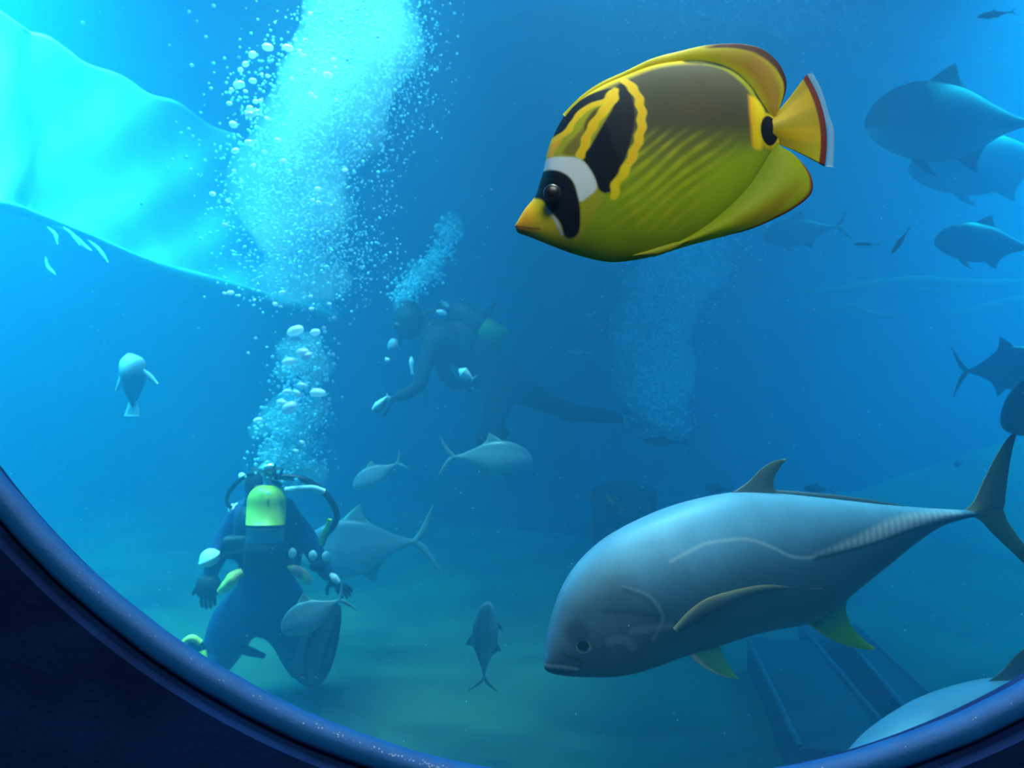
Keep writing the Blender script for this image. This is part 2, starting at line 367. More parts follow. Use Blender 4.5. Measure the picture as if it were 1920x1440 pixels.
def bf_color(X, Y, t, s, D):
    n_ = X.shape
    g = smooth(540, 900, Y+.10*(X-900)); col = mix(np.broadcast_to(OLV, n_+(3,)), np.broadcast_to(GRN, n_+(3,)), g)
    col = mix(col, OLV*.8, .5*np.exp(-((X-900)/420)**2-((Y-480)/200)**2))
    # diagonal lines along the scale rows of the lower flank
    q = X*.62+Y*.78+7*np.sin(X/70.)+5*np.sin(Y/43.+X/90.); band = (.5+.5*np.sin(q/57*2*np.pi))*(.88+.12*np.sin(X/31.-Y/47.))
    area = smooth(560, 720, Y)*(1-smooth(1080, 1190, Y))*smooth(560, 760, X+.15*Y-100)*(1-smooth(1000, 1380, X+.3*(Y-800)))
    col = mix(col, LIME*np.array([.95, .88, 1]), area*band**2*.6)
    col = mix(col, c(90, 84, 20), area*(1-band)**2*.35*smooth(1000, 850, Y))
    col = mix(col, c(170, 196, 10), inpoly(X, Y, [(1180, 760), (1420, 680), (1500, 700), (1380, 900), (1200, 1060), (1080, 1100), (1100, 900)], 70)*.7)
    col = mix(col, c(96, 86, 60), .35*(.5+.5*np.sin(X/90.+Y/200.))*(1-smooth(450, 640, Y)))
    # yellow margin under the dorsal fin
    dT = segdist(X, Y, cr(bT, 80)); mar = (1-smooth(18, 60, dT))*smooth(300, 420, X)*(1-smooth(520, 640, Y))*(1-smooth(1100, 1220, X))
    col = mix(col, YEL*.92, mar)
    dk = online(X, Y, [(1040, 168), (1180, 190), (1300, 240), (1400, 330), (1460, 420), (1500, 480)], 22, 14); col = mix(col, c(52, 72, 38), dk*.9)
    ya = inpoly(X, Y, [(1130, 195), (1250, 235), (1350, 320), (1420, 420), (1400, 330), (1290, 230)], 14); col = mix(col, LIME*.8, ya*.7)
    # yellow rear bar and ocellus
    col = mix(col, mix(np.broadcast_to(YEL, n_+(3,)), np.broadcast_to(ORG, n_+(3,)), smooth(1420, 1370, X)), inpoly(X, Y, [(1370, 380), (1430, 395), (1470, 470), (1440, 560), (1450, 670), (1390, 670), (1375, 560), (1368, 470)], 16))
    col = mix(col, YEL, smooth(1500, 1530, X)*(1-smooth(640, 680, Y)))
    e = np.hypot((X-1495)/60, (Y-567)/86); col = mix(col, YEL*.9, (1-smooth(1.05, 1.3, e))*.7); col = mix(col, NAVY, 1-smooth(.9, 1.05, e))
    # head
    head = inpoly(X, Y, [(200, 600), (300, 560), (520, 400), (640, 330), (640, 420), (560, 560), (470, 740), (520, 900), (560, 960), (480, 1100), (380, 1240), (200, 1200), (40, 1100), (150, 900), (230, 750)], 14)
    col = mix(col, c(176, 178, 26), head)
    col = mix(col, c(120, 108, 34), inpoly(X, Y, [(540, 470), (500, 500), (440, 590), (370, 660), (340, 715), (400, 735), (440, 690), (470, 600), (520, 520)], 14)*.85)
    col = mix(col, ORG, inpoly(X, Y, [(255, 700), (290, 605), (350, 600), (300, 690), (280, 735)], 14))
    col = mix(col, c(74, 44, 30), inpoly(X, Y, [(545, 455), (500, 485), (455, 560), (480, 600), (530, 520)], 10)*.8)
    # navy saddle patches
    col = mix(col, NAVY, inpoly(X, Y, [(272, 600), (300, 545), (345, 470), (450, 385), (560, 345), (640, 350), (570, 410), (480, 430), (420, 480), (370, 570)], 9))
    col = mix(col, NAVY, inpoly(X, Y, [(630, 345), (690, 300), (712, 400), (725, 500), (718, 590), (690, 710), (650, 810), (612, 900), (590, 945), (535, 935), (500, 850), (440, 750), (480, 700), (550, 580), (615, 460)], 7))
    wv = 5*np.sin(Y/14.)
    for pl, w in (([(300, 620), (375, 575), (420, 500), (500, 445), (570, 425), (610, 370)], 17), ([(628, 365), (608, 430), (545, 505), (480, 610), (435, 735)], 24),
                  ([(690, 300), (738, 380), (762, 490), (756, 610), (722, 720), (668, 830), (622, 900), (612, 960)], 24)):
        k = online(X+wv, Y, pl, w, 7); col = mix(col, mix(np.broadcast_to(YEL, n_+(3,)), np.broadcast_to(ORG, n_+(3,)), online(X+wv, Y, pl, w*.8, 8)*(Y < 800)*.55), k)
    # white band, black eye mask, orange snout
    col = mix(col, WHT, inpoly(X, Y, [(225, 720), (330, 732), (430, 760), (488, 830), (518, 918), (470, 965), (425, 985), (395, 890), (340, 830), (225, 785)], 9))
    sn = (1-smooth(190, 330, X-.45*(Y-1050)))*smooth(850, 900, Y); col = mix(col, mix(np.broadcast_to(ORG, n_+(3,)), np.broadcast_to(YEL, n_+(3,)), smooth(120, 240, X)), sn)
    col = mix(col, WHT*.8, online(X, Y, [(250, 1020), (300, 1080), (335, 1150)], 9, 6)*.8)
    col = mix(col, NAVY, inpoly(X, Y, [(215, 780), (320, 815), (385, 870), (415, 950), (432, 1040), (428, 1145), (385, 1175), (350, 1160), (325, 1095), (262, 1020), (225, 965), (180, 930), (195, 850)], 8))
    col = mix(col, c(190, 90, 40), online(X, Y, [(75, 1096), (150, 1112), (215, 1120)], 4, 3)*.8)      # mouth line
    col = mix(col, c(150, 70, 20), (1-smooth(5, 26, segdist(X, Y, [(80, 1120), (250, 1190), (380, 1240)])))*.6)
    return col
prof = lambda mx, a=.55, b=.8: (lambda t: mx*(max(0, math.sin(math.pi*min(1, t**.8)))**a)*(1-.15*t)+.0008)
def bw(t): return .0235*min(1, (t/.42))**.62*(1 if t < .42 else max(0, 1-((t-.42)/.6)**1.7))+.0012
def gill(t, s): return 0*t
ruled('body', bT, bB, bw, m_bfb, bf, z3, bf_o, bf_color, n=380, msec=420, pw=1.5)
def dorsal_col(X, Y, t, s, D):
    k = (1-s)/2                                                           # 0 at the outer edge
    col = np.broadcast_to(c(238, 226, 14), X.shape+(3,))
    w = smooth(.55, .8, t); col = mix(col, c(206, 156, 14), w*smooth(.12, .35, k)*(1-smooth(.6, .85, k))*.9)
    col = mix(col, c(120, 130, 30), smooth(.75, .95, k)*smooth(.5, .7, t)*.6)
    edge = np.interp(t, [0, .5, .58, .75, .92, 1], [0, 0, .35, .30, .12, .05])
    col = mix(col, c(92, 44, 30), (1-smooth(edge*.55, edge*.85+.01, k))*smooth(.52, .6, t)); return col
ruled('dorsal_fin', [(345, 462), (450, 358), (560, 283), (700, 218), (850, 148), (1000, 108), (1150, 74), (1300, 64), (1400, 73), (1480, 100), (1560, 170), (1600, 250), (1606, 310), (1590, 370), (1555, 455)],
      [(372, 505), (470, 400), (575, 330), (700, 265), (850, 215), (1000, 190), (1140, 190), (1270, 240), (1350, 310), (1420, 400), (1470, 460), (1520, 490)],
      lambda t: .0022, m_bff, bf, z3, bf_o, dorsal_col, n=300, msec=80, lin_s=True)
def anal_col(X, Y, t, s, D):
    k = (1+s)/2                                                           # 0 at outer edge (B)
    col = mix(np.broadcast_to(c(190, 204, 12), X.shape+(3,)), c(196, 150, 22), inpoly(X, Y, [(1300, 1090), (1500, 960), (1660, 860), (1700, 900), (1620, 990), (1450, 1070)], 40)*.6)
    col = mix(col, c(204, 214, 26), inpoly(X, Y, [(1560, 1000), (1680, 860), (1730, 850), (1720, 920), (1640, 990)], 18)*.8)
    col = mix(col, c(150, 60, 30), (1-smooth(.02, .08, k))*smooth(.25, .4, t)*(1-smooth(.85, .95, t))); return mix(col, GRN, smooth(.5, 1, k)*.8)
ruled('anal_fin', [(850, 1235), (980, 1175), (1090, 1110), (1210, 1010), (1330, 880), (1430, 740), (1500, 660), (1540, 625)],
      [(850, 1268), (1000, 1218), (1100, 1190), (1250, 1150), (1400, 1110), (1540, 1050), (1650, 990), (1735, 920), (1752, 850), (1720, 770), (1640, 685), (1560, 640)],
      lambda t: .0024+.004*math.sin(math.pi*t), m_bff, bf, z3, bf_o, anal_col, n=260, msec=90, lin_s=True)
def tail_col(X, Y, t, s, D):
    col = mix(np.broadcast_to(c(250, 214, 12), X.shape+(3,)), c(206, 190, 24), smooth(.3, .7, .5+.5*np.sin(s*7+1))*.6)
    col = mix(col, c(232, 225, 30), smooth(.5, .9, t)*smooth(-.2, -.8, s)*.8)
    return mix(col, c(150, 48, 30), smooth(.87, .91, t))
ruled('tail_fin', [(1515, 475), (1560, 440), (1620, 370), (1718, 238)], [(1515, 628), (1580, 640), (1680, 684), (1818, 757)], lambda t: .0042*(1-t)**1.3+.0010, m_bff, bf, z3, bf_o, tail_col,
      n=120, msec=90, lin_s=True, bulge=(48, -6))
m_clear = mat('clear_fin_margin', (170, 215, 235), .3, alpha=.35)
ruled('fin_margin', [(1712, 240), (1742, 215)], [(1812, 757), (1872, 775)], lambda t: .0007, m_clear, bf, z3, bf_o, None, n=8, msec=60, lin_s=True, bulge=(8, -2), off=None) if False else None
mg = [(1718, 240), (1768, 340), (1806, 470), (1832, 560), (1828, 680), (1822, 757)]
ruled('fin_margin', [(x+34+14*i/5, y+i*4-14) for i, (x, y) in enumerate(mg)], mg, lambda t: .0008, m_clear, bf, z3, bf_o, None, n=50, msec=12, lin_s=True)
def at_surface(T, B, X, Y): return 0
def pel_col(X, Y, t, s, D): return mix(np.broadcast_to(c(190, 196, 22), X.shape+(3,)), c(110, 130, 12), smooth(0, -1, s)*.6)
ruled('pelvic_fin', [(735, 1262), (850, 1225), (960, 1192), (1052, 1178)], [(735, 1270), (860, 1262), (960, 1232), (1052, 1181)], lambda t: .0012, m_bff, bf, lambda XY, D: z3(XY, D-.006), bf_o, pel_col, n=60, msec=20, lin_s=True)
def pec_col(X, Y, t, s, D): return mix(np.broadcast_to(c(236, 206, 20), X.shape+(3,)), c(176, 186, 24), smooth(.3, .8, t))
ruled('pectoral_fin', [(520, 985), (575, 955), (640, 965), (672, 1010)], [(520, 992), (560, 1010), (620, 1020), (672, 1030)], lambda t: .0022, m_bff, bf, lambda XY, D: z3(XY, D-.0165+.00001*(XY[:, 0]-560)), bf_o, pec_col, n=50, msec=24, lin_s=True)
def eye(name, px, py, Y, r, parent, origin, iris, pupil_r=.55, flat=.45):
    v, f = ICO3; V = v*np.array([r, r*flat, r])
    rad = np.hypot(v[:, 0], v[:, 2]); front = v[:, 1] < 0
    col = np.where((rad < pupil_r)[:, None] & front[:, None], c(4, 5, 9)[None], iris[None])
    m = bpy.data.materials.get('fish_eye') or mat('fish_eye', attr=True, rough=.3, spec=.5)
    ctr = np.array(P(px, py, Y)); ctr[0] = (px-960)/F*Y
    return link_mesh(name, V+ctr, f, m, parent, origin, col)
eX, eY = Z1((283, 925))
e_ = eye('eye', eX, eY, BY, .0066, bf, bf_o, c(34, 30, 40), .6); e_.location.y = -.0098

# ------------------------------------------------------------------ large silver trevally
def Z2(p): p = np.asarray(p, float); return np.stack([960+p[..., 0]/2, 780+p[..., 1]/2], -1)
GY = 1.5
gt_o = np.array(P(1400, 1080, GY))
gt = empty('trevally', gt_o, 'large silver trevally with yellow fin tips swimming left across the lower right', 'fish')
def gyaw(x, y): return .0010*(x-1400)*.25+np.where(x > 1700, .00035*(x-1700), 0)
gto = to3_plane(GY, gyaw); g3 = lambda XY, D: gto(Z2(XY), D)
m_gtb = mat('trevally_skin', attr=True, rough=.5, spec=.3, metal=.1, bump=.06, bscale=120, noise=.35, nscale=18)
m_gtf = mat('trevally_fin', attr=True, rough=.5, translucent=.35, noise=.3, nscale=40)
gT = [(118, 918), (120, 870), (150, 745), (190, 640), (250, 550), (350, 460), (500, 380), (650, 325), (830, 288), (1000, 290), (1200, 310), (1400, 332), (1560, 346), (1680, 352), (1760, 352)]
gB = [(118, 926), (128, 950), (180, 966), (280, 972), (400, 968), (500, 945), (650, 890), (800, 842), (900, 812), (1000, 792), (1100, 775), (1180, 735), (1280, 655), (1400, 560), (1500, 480), (1600, 415), (1690, 386), (1760, 372)]
def gt_color(X, Y, t, s, D):
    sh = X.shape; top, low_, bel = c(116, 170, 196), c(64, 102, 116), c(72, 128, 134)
    k = (1-s)/2; col = mix(np.broadcast_to(top, sh+(3,)), low_, smooth(.2, .6, k)); col = mix(col, bel, smooth(.75, 1, k))  # lit back and shaded flank painted into the skin colour
    col = mix(col, c(96, 104, 104), inpoly(X, Y, [(150, 700), (350, 560), (480, 640), (520, 760), (440, 900), (260, 930), (130, 900)], 70)*.65)
    mott = .5+.5*np.sin(X/41+2*np.sin(Y/53))*np.sin(Y/37+1.7*np.sin(X/61)); col = mix(col, c(70, 92, 96), mott*.35*smooth(620, 380, X)*smooth(.3, .6, k)); col = mix(col, c(62, 96, 108), .4*inpoly(X, Y, [(200, 700), (330, 640), (500, 660), (560, 720), (420, 700), (260, 730)], 30))
    col = mix(col, c(190, 214, 216), online(X, Y, [(560, 508), (630, 470), (700, 443), (830, 432), (920, 458), (1000, 496), (1080, 500)], 5, 5)*.7)     # lateral line
    col = mix(col, c(236, 246, 238), inpoly(X, Y, [(1080, 492), (1240, 432), (1400, 372), (1560, 352), (1680, 358), (1500, 396), (1300, 452)], 14)*(.75+.25*np.sin(X/4.))*(.6+.4*smooth(1080, 1300, X)))  # scutes, with a bright highlight painted over them
    col = mix(col, c(34, 60, 72), online(X, Y, [(1080, 508), (1300, 462), (1500, 408), (1720, 374)], 6, 5)*.85)
    for pl, w, cc, f_ in (([(395, 600), (480, 625), (525, 680), (530, 720), (500, 790)], 4, c(170, 195, 200), .5), ([(400, 612), (472, 640), (512, 690), (515, 730), (485, 800), (430, 880)], 7, c(60, 82, 88), .55),
                          ([(350, 640), (390, 760), (420, 840), (420, 900)], 5, c(70, 92, 98), .5), ([(180, 860), (250, 880), (240, 920)], 5, c(50, 64, 66), .7), ([(345, 800), (400, 790), (430, 820)], 16, c(130, 160, 160), .4), ([(430, 760), (500, 745), (560, 735)], 14, c(140, 168, 166), .4), ([(330, 690), (420, 690), (520, 700)], 10, c(48, 66, 70), .45), ([(300, 900), (330, 850), (330, 790)], 6, c(56, 74, 78), .4),
                          ([(120, 916), (180, 911), (238, 918)], 7, c(190, 196, 192), .9), ([(122, 934), (200, 938), (240, 930)], 6, c(34, 48, 54), .8)):
        col = mix(col, cc, online(X, Y, pl, w, 5)*f_)
    col = mix(col, c(56, 66, 56), inpoly(X, Y, [(600, 720), (640, 670), (760, 640), (820, 650), (760, 700), (700, 750)], 25)*.6)
    col = mix(col, c(44, 58, 60), (1-smooth(28, 60, np.hypot(X-236, Y-776)))*.6)
    return col
def gw(t): return (.088*min(1, t/.38)**.55*(1 if t < .38 else max(0, 1-((t-.38)/.62)**1.25)))+.009
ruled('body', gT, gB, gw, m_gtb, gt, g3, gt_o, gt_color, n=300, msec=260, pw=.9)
finc = lambda a, b, tip=None, tt=.85: (lambda X, Y, t, s, D: mix(mix(np.broadcast_to(c(*a), X.shape+(3,)), c(*b), smooth(0, 1, t)), c(*(tip or b)), smooth(tt, 1, t)))
ruled('dorsal_fin', [(800, 300), (880, 248), (935, 196), (985, 168), (1026, 160)], [(1060, 305), (990, 278), (985, 235), (1005, 195), (1027, 164)], lambda t: .006*(1-t)+.0012, m_gtf, gt, g3, gt_o,
      finc((104, 130, 128), (112, 124, 84), (190, 200, 190), .93), n=80, msec=40, lin_s=True)
ruled('rear_dorsal_fin', [(990, 276), (1100, 284), (1250, 298), (1400, 322), (1500, 342)], [(990, 300), (1100, 305), (1250, 325), (1400, 345), (1500, 356)], lambda t: .003, m_gtf, gt, g3, gt_o,
      finc((120, 150, 150), (90, 120, 130)), n=120, msec=16, lin_s=True, ray=30)
ruled('pelvic_fin', [(762, 835), (780, 880), (800, 920), (832, 962)], [(630, 860), (690, 915), (760, 950), (832, 968)], lambda t: .006*(1-t)+.0012, m_gtf, gt, lambda XY, D: g3(XY, D-.03), gt_o,
      lambda X, Y, t, s, D: mix(mix(np.broadcast_to(c(80, 200, 160), X.shape+(3,)), c(120, 220, 130), t), c(240, 250, 225), smooth(-.45, -.75, s)), n=60, msec=40, lin_s=True)
ruled('anal_fin', [(1290, 640), (1255, 710), (1272, 780), (1320, 838), (1356, 866)], [(1080, 765), (1150, 812), (1220, 850), (1290, 872), (1356, 878)], lambda t: .006*(1-t)+.0012, m_gtf, gt, g3, gt_o,
      lambda X, Y, t, s, D: mix(mix(np.broadcast_to(c(60, 190, 150), X.shape+(3,)), c(120, 225, 50), smooth(.1, .6, t)), c(240, 250, 70), smooth(.9, 1, t)*.8+smooth(-.75, -.95, s)*.6), n=70, msec=40, lin_s=True)
ruled('upper_tail_lobe', [(1690, 356), (1730, 320), (1770, 235), (1820, 140), (1862, 78), (1892, 62)], [(1760, 372), (1838, 352), (1852, 290), (1862, 210), (1876, 130), (1893, 66)], lambda t: .010*(1-t)+.0012, m_gtf, gt, g3, gt_o,
      lambda X, Y, t, s, D: mix(np.broadcast_to(c(150, 150, 110), X.shape+(3,)), c(70, 80, 76), smooth(.55, 1, t)), n=80, msec=50, lin_s=True)
ruled('lower_tail_lobe', [(1760, 352), (1835, 345), (1862, 400), (1920, 480), (1985, 560), (2040, 640)], [(1690, 372), (1750, 388), (1800, 440), (1880, 515), (1960, 590), (2036, 646)], lambda t: .010*(1-t)+.0012, m_gtf, gt, g3, gt_o,
      lambda X, Y, t, s, D: mix(np.broadcast_to(c(176, 170, 104), X.shape+(3,)), c(150, 165, 60), smooth(.2, .8, t)), n=80, msec=50, lin_s=True)
def pf_col(X, Y, t, s, D): return mix(mix(np.broadcast_to(c(92, 108, 100), X.shape+(3,)), c(150, 132, 92), smooth(.35, .85, s)), c(110, 130, 120), smooth(.7, 1, t)*.6)
ruled('pectoral_fin', [(560, 728), (620, 665), (700, 618), (850, 590), (980, 596), (1110, 612)], [(575, 745), (660, 690), (750, 650), (860, 618), (980, 612), (1110, 616)], lambda t: .004, m_gtf, gt,
      lambda XY, D: g3(XY, D-.106+.04*smooth(700, 1110, XY[:, 0])), gt_o, pf_col, n=80, msec=30, lin_s=True)
q1, q2 = Z2((243, 772)); e_ = eye('eye', q1, q2, GY, .018, gt, gt_o, c(150, 160, 150), .6); e_.location.y = gyaw(q1, q2)-.0505

def copy_tree(o, parent=None):
    k = o.copy(); COL.objects.link(k)
    if parent is not None: k.parent = parent
    for ch in o.children: copy_tree(ch, k)
    return k
g2 = copy_tree(gt); k_ = 1.8/1.5
g2.location = P(1400+478, 1080+352, 1.8); g2.scale = (k_, k_, k_)
g2['label'] = 'silver trevally half hidden behind the window ring, at the bottom edge'

# ------------------------------------------------------------------ other fish
def jack(name, back, side, belly, fin, deep=1.0):
    o = empty(name, (0, 0, 0)); L3 = lambda XY, D: np.stack([XY[:, 0], D, XY[:, 1]], 1)
    mb = mat(name+'_skin', attr=True, rough=.4, spec=.5, noise=.3, nscale=14); mf = mat(name+'_fin', attr=True, rough=.5, translucent=.3)
    T = [(0, 0), (.02, .05), (.08, .115), (.2, .175), (.36, .20), (.55, .165), (.72, .085), (.85, .032), (.94, .014)]
    B = [(0, -.012), (.03, -.055), (.12, -.115), (.28, -.165), (.44, -.17), (.6, -.12), (.75, -.055), (.87, -.022), (.94, -.014)]
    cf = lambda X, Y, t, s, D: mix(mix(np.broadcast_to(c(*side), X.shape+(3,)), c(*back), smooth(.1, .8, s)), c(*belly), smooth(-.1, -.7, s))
    ruled('body', T, B, lambda t: .075*min(1, t/.35)**.6*(1 if t < .35 else max(0, 1-((t-.35)/.65)**1.3))+.006, mb, o, L3, (0, 0, 0), cf, n=60, msec=36)
    ff = finc(fin, fin)
    for nm, t_, b_ in (('dorsal_fin', [(.34, .185), (.43, .24), (.52, .285)], [(.62, .13), (.55, .19), (.525, .28)]),
                       ('anal_fin', [(.66, -.09), (.60, -.16), (.585, -.225)], [(.46, -.15), (.53, -.2), (.58, -.23)]),
                       ('pelvic_fin', [(.30, -.15), (.32, -.19), (.36, -.235)], [(.22, -.14), (.27, -.2), (.355, -.24)]),
                       ('upper_tail_lobe', [(.90, .014), (.98, .09), (1.1, .235)], [(.93, -.01), (1.01, .05), (1.1, .228)]),
                       ('lower_tail_lobe', [(.93, .01), (1.01, -.05), (1.1, -.225)], [(.90, -.014), (.98, -.09), (1.1, -.232)])):
        ruled(nm, t_, b_, lambda t: .006*(1-t)+.001, mf, o, L3, (0, 0, 0), ff, n=20, msec=14, lin_s=True)
    for sd in (-1, 1):
        ruled('pectoral_fin', [(.24, -.02), (.33, .02), (.5, .0)], [(.25, -.04), (.34, -.02), (.5, -.005)], lambda t: .003, mf, o, (lambda s_: lambda XY, D: np.stack([XY[:, 0], s_*(.074-.03*(XY[:, 0]-.24)/.26)+D, XY[:, 1]], 1))(sd), (0, 0, 0), ff, n=16, msec=10, lin_s=True)
        v, f = ICO2; link_mesh('eye', v*np.array([.014, .006, .014])+np.array([.075, sd*.036, .035]), f, m_eye, o)
    return o
m_eye = mat('dark_eye', (6, 8, 12), .1, spec=.8)
silver = jack('jack_fish', (96, 120, 128), (150, 180, 182), (190, 215, 212), (140, 175, 170))
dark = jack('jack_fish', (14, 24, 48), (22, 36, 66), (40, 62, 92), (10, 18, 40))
used = set()
def place(proto, nose, tail, Y, hr, label, yaw=0, group=None, tilt=0):
    o = proto if proto.name not in used and not used.add(proto.name) else copy_tree(proto)
    N, T = P(*nose, Y), P(*tail, Y); d = T-N; L = d.length/1.0/max(.15, math.cos(yaw)); ang = math.atan2(d.z, d.x)
    R = Matrix.Rotation(-ang, 4, 'Y') @ Matrix.Rotation(yaw, 4, 'Z') @ Matrix.Rotation(tilt, 4, 'X')
    if d.x < 0:                                                # facing right: turn about the vertical so the belly stays below
        ang2 = math.atan2(d.z, -d.x); R = Matrix.Rotation(ang2, 4, 'Y') @ Matrix.Rotation(math.pi-yaw, 4, 'Z')
    o.matrix_world = Matrix.Translation(N) @ R @ Matrix.Diagonal((L, L*min(1, hr*1.2), L*hr, 1))
    tag(o, label, 'fish', group); return o
mid = jack('jack_fish', (20, 44, 80), (60, 104, 124), (160, 205, 195), (16, 30, 60))
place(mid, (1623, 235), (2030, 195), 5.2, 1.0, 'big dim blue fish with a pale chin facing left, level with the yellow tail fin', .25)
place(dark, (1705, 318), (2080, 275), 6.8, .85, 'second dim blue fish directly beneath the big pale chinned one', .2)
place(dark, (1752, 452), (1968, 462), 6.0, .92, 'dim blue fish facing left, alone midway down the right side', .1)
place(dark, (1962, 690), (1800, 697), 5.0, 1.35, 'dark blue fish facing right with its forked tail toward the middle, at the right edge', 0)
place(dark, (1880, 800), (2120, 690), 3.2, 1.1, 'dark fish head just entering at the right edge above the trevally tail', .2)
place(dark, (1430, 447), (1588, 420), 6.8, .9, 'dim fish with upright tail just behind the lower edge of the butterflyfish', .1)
place(silver, (998, 862), (838, 856), 4.6, 1.05, 'pale fish facing right below the hovering diver with bright belly fins', 0)
place(silver, (662, 912), (748, 868), 5.0, 1.0, 'faint pale fish rising right of the kneeling diver bubbles', .2)
place(silver, (560, 1045), (795, 1018), 4.9, 1.25, 'teal trevally behind the kneeling diver, its forked tail spread toward the right', .1)
place(silver, (915, 1128), (905, 1300), 3.4, .75, 'slim fish hanging vertically with a pale tail pointing down', .25)
place(silver, (828, 1308), (892, 1300), 5.0, 1.0, 'faint small fish near the sea bed left of the vertical fish', 0)
place(silver, (528, 1184), (640, 1128), 3.3, 1.25, 'pale fish passing in front of the kneeling diver right thigh', .2)
eo = empty('jack_fish', P(250, 700, 4.6), 'pale fish seen nearly end on below the ledge at the left, side fins spread', 'fish')
m_pale = mat('pale_fish_skin', (170, 205, 205), .5, noise=.3, nscale=30)
l4 = lambda XY, D: np.stack([(XY[:, 0]-960)/F*4.6, 4.6+D, (720-XY[:, 1])/F*4.6], 1)
gc = lambda X, Y, t, s, D: mix(np.broadcast_to(c(190, 215, 210), X.shape+(3,)), c(60, 90, 100), smooth(.15, .5, t))
ruled('body', [(246, 662), (268, 675), (268, 705), (258, 745), (250, 764)], [(242, 662), (228, 680), (232, 712), (240, 745), (248, 764)], lambda t: .10*math.sin(math.pi*min(1, t+.05))+.01, mat('end_fish_skin', attr=True, rough=.45), eo, l4, eo.location, gc, n=40, msec=30)
ruled('pectoral_fin', [(232, 690), (224, 702), (216, 732)], [(236, 706), (232, 716), (219, 736)], lambda t: .008, m_pale, eo, l4, eo.location, n=16, msec=12, lin_s=True)
ruled('pectoral_fin', [(264, 686), (284, 700), (297, 718)], [(262, 698), (276, 712), (294, 722)], lambda t: .008, m_pale, eo, l4, eo.location, n=16, msec=12, lin_s=True)
ruled('tail_fin', [(243, 745), (236, 765), (230, 780)], [(255, 745), (262, 765), (264, 780)], lambda t: .006, m_pale, eo, l4, eo.location, n=16, msec=12, lin_s=True)
place(silver, (1138, 926), (1165, 957), 3.2, .9, 'tiny bright tailed fish in front of the dark boulder', 0)
place(dark, (1790, 872), (1812, 868), 6.0, 1.3, 'tiny dark fish over the sand bank', .5)
place(silver, (1062, 657), (1108, 661), 6.2, .6, 'very faint small fish in the deep blue right of the hovering diver', 0)
place(dark, (1320, 915), (1372, 918), 5.4, .9, 'small dark fish left of the trevally dorsal fin', 0)
place(dark, (1506, 915), (1560, 918), 5.4, .8, 'small dark fish right of the trevally dorsal fin', 0)
place(dark, (1205, 828), (1285, 830), 5.6, .5, 'thin dark fish below the deep blue bubble cloud', 0)
place(dark, (1832, 32), (1900, 22), 5.4, .5, 'thin dim fish at the top right corner', 0)
place(silver, (1600, 458), (1648, 458), 3.8, .3, 'thin pale sliver of a fish behind the butterflyfish anal fin', 0)
place(silver, (1672, 476), (1706, 428), 3.8, .4, 'slanted thin pale fish left of the lone midway fish', 0)

# ------------------------------------------------------------------ divers
m_suit = mat('neoprene_blue', (26, 60, 108), .75, noise=.3, nscale=30); m_black = mat('neoprene_black', (10, 12, 20), .6, noise=.3, nscale=30)
m_tank = mat('tank_paint_grey', (150, 175, 185), .35, noise=.25, nscale=12); m_ty = mat('tank_paint_yellow', (205, 220, 40), .4, noise=.3, nscale=9)
m_hose = mat('hose_rubber', (14, 20, 26), .4); m_yhose = mat('hose_yellow', (190, 225, 60), .4); m_white = mat('white_plastic', (252, 252, 252), .4)
m_neon = mat('neon_strap', (250, 255, 110), .5, c2=(250, 210, 90), nscale=26); m_pink = mat('pink_strap', (250, 140, 140), .5, c2=(235, 245, 90), nscale=20)
m_skin = mat('skin', (190, 140, 110), .5); m_red = mat('red_strap', (150, 40, 70), .5); m_steel = mat('valve_steel', (170, 185, 190), .3, metal=.8)
def lathe(name, prof_, base, axis, m, parent, origin, seg=32):
    base = Vector(base); ax = Vector(axis).normalized(); u = ax.orthogonal().normalized(); v = ax.cross(u)
    V = []; a = np.linspace(0, 2*np.pi, seg, endpoint=False)
    for (h, r) in prof_:
        for q in a: V.append(base+ax*h+u*(r*math.cos(q))+v*(r*math.sin(q)))
    n_ = len(prof_); f = grid_faces(n_, seg); f.append(list(range(seg))[::-1]); f.append([(n_-1)*seg+k for k in range(seg)])
    return link_mesh(name, [tuple(x) for x in V], f, m, parent, origin)
def glove(root, dir_, side, m, parent, origin, s=1.0, curl=.35, normal=None):
    """five separate, unequal, bent fingers and a thumb leaving the side of the palm"""
    root = Vector(root); d = Vector(dir_).normalized(); w = Vector(side).normalized(); nrm = Vector(normal).normalized() if normal else d.cross(w).normalized()
    V = [root, root+d*.045*s, root+d*.085*s]; E = [(0, 1), (1, 2)]; R = [(.030*s, .022*s), (.042*s, .020*s), (.040*s, .017*s)]
    for k, (o_, L_) in enumerate(((-.033, .070), (-.011, .080), (.011, .075), (.033, .058))):
        a = root+d*.088*s+w*o_*s; i = len(V)
        p1 = a+(d+nrm*curl*.4)*L_*.45*s; p2 = p1+(d*.8+nrm*curl)*L_*.32*s; p3 = p2+(d*.5+nrm*curl*1.6)*L_*.26*s
        V += [a, p1, p2, p3]; E += [(2, i), (i, i+1), (i+1, i+2), (i+2, i+3)]; R += [(.011*s,)*2, (.0105*s,)*2, (.0095*s,)*2, (.008*s,)*2]
    i = len(V); b = root+d*.03*s-w*.035*s; V += [b, b+(d*.6-w*.8)*.035*s, b+(d*.9-w*.8+nrm*.3)*.062*s]; E += [(1, i), (i, i+1), (i+1, i+2)]; R += [(.013*s,)*2, (.0115*s,)*2, (.009*s,)*2]
    return skin('glove', V, E, R, m, parent, origin, 1)

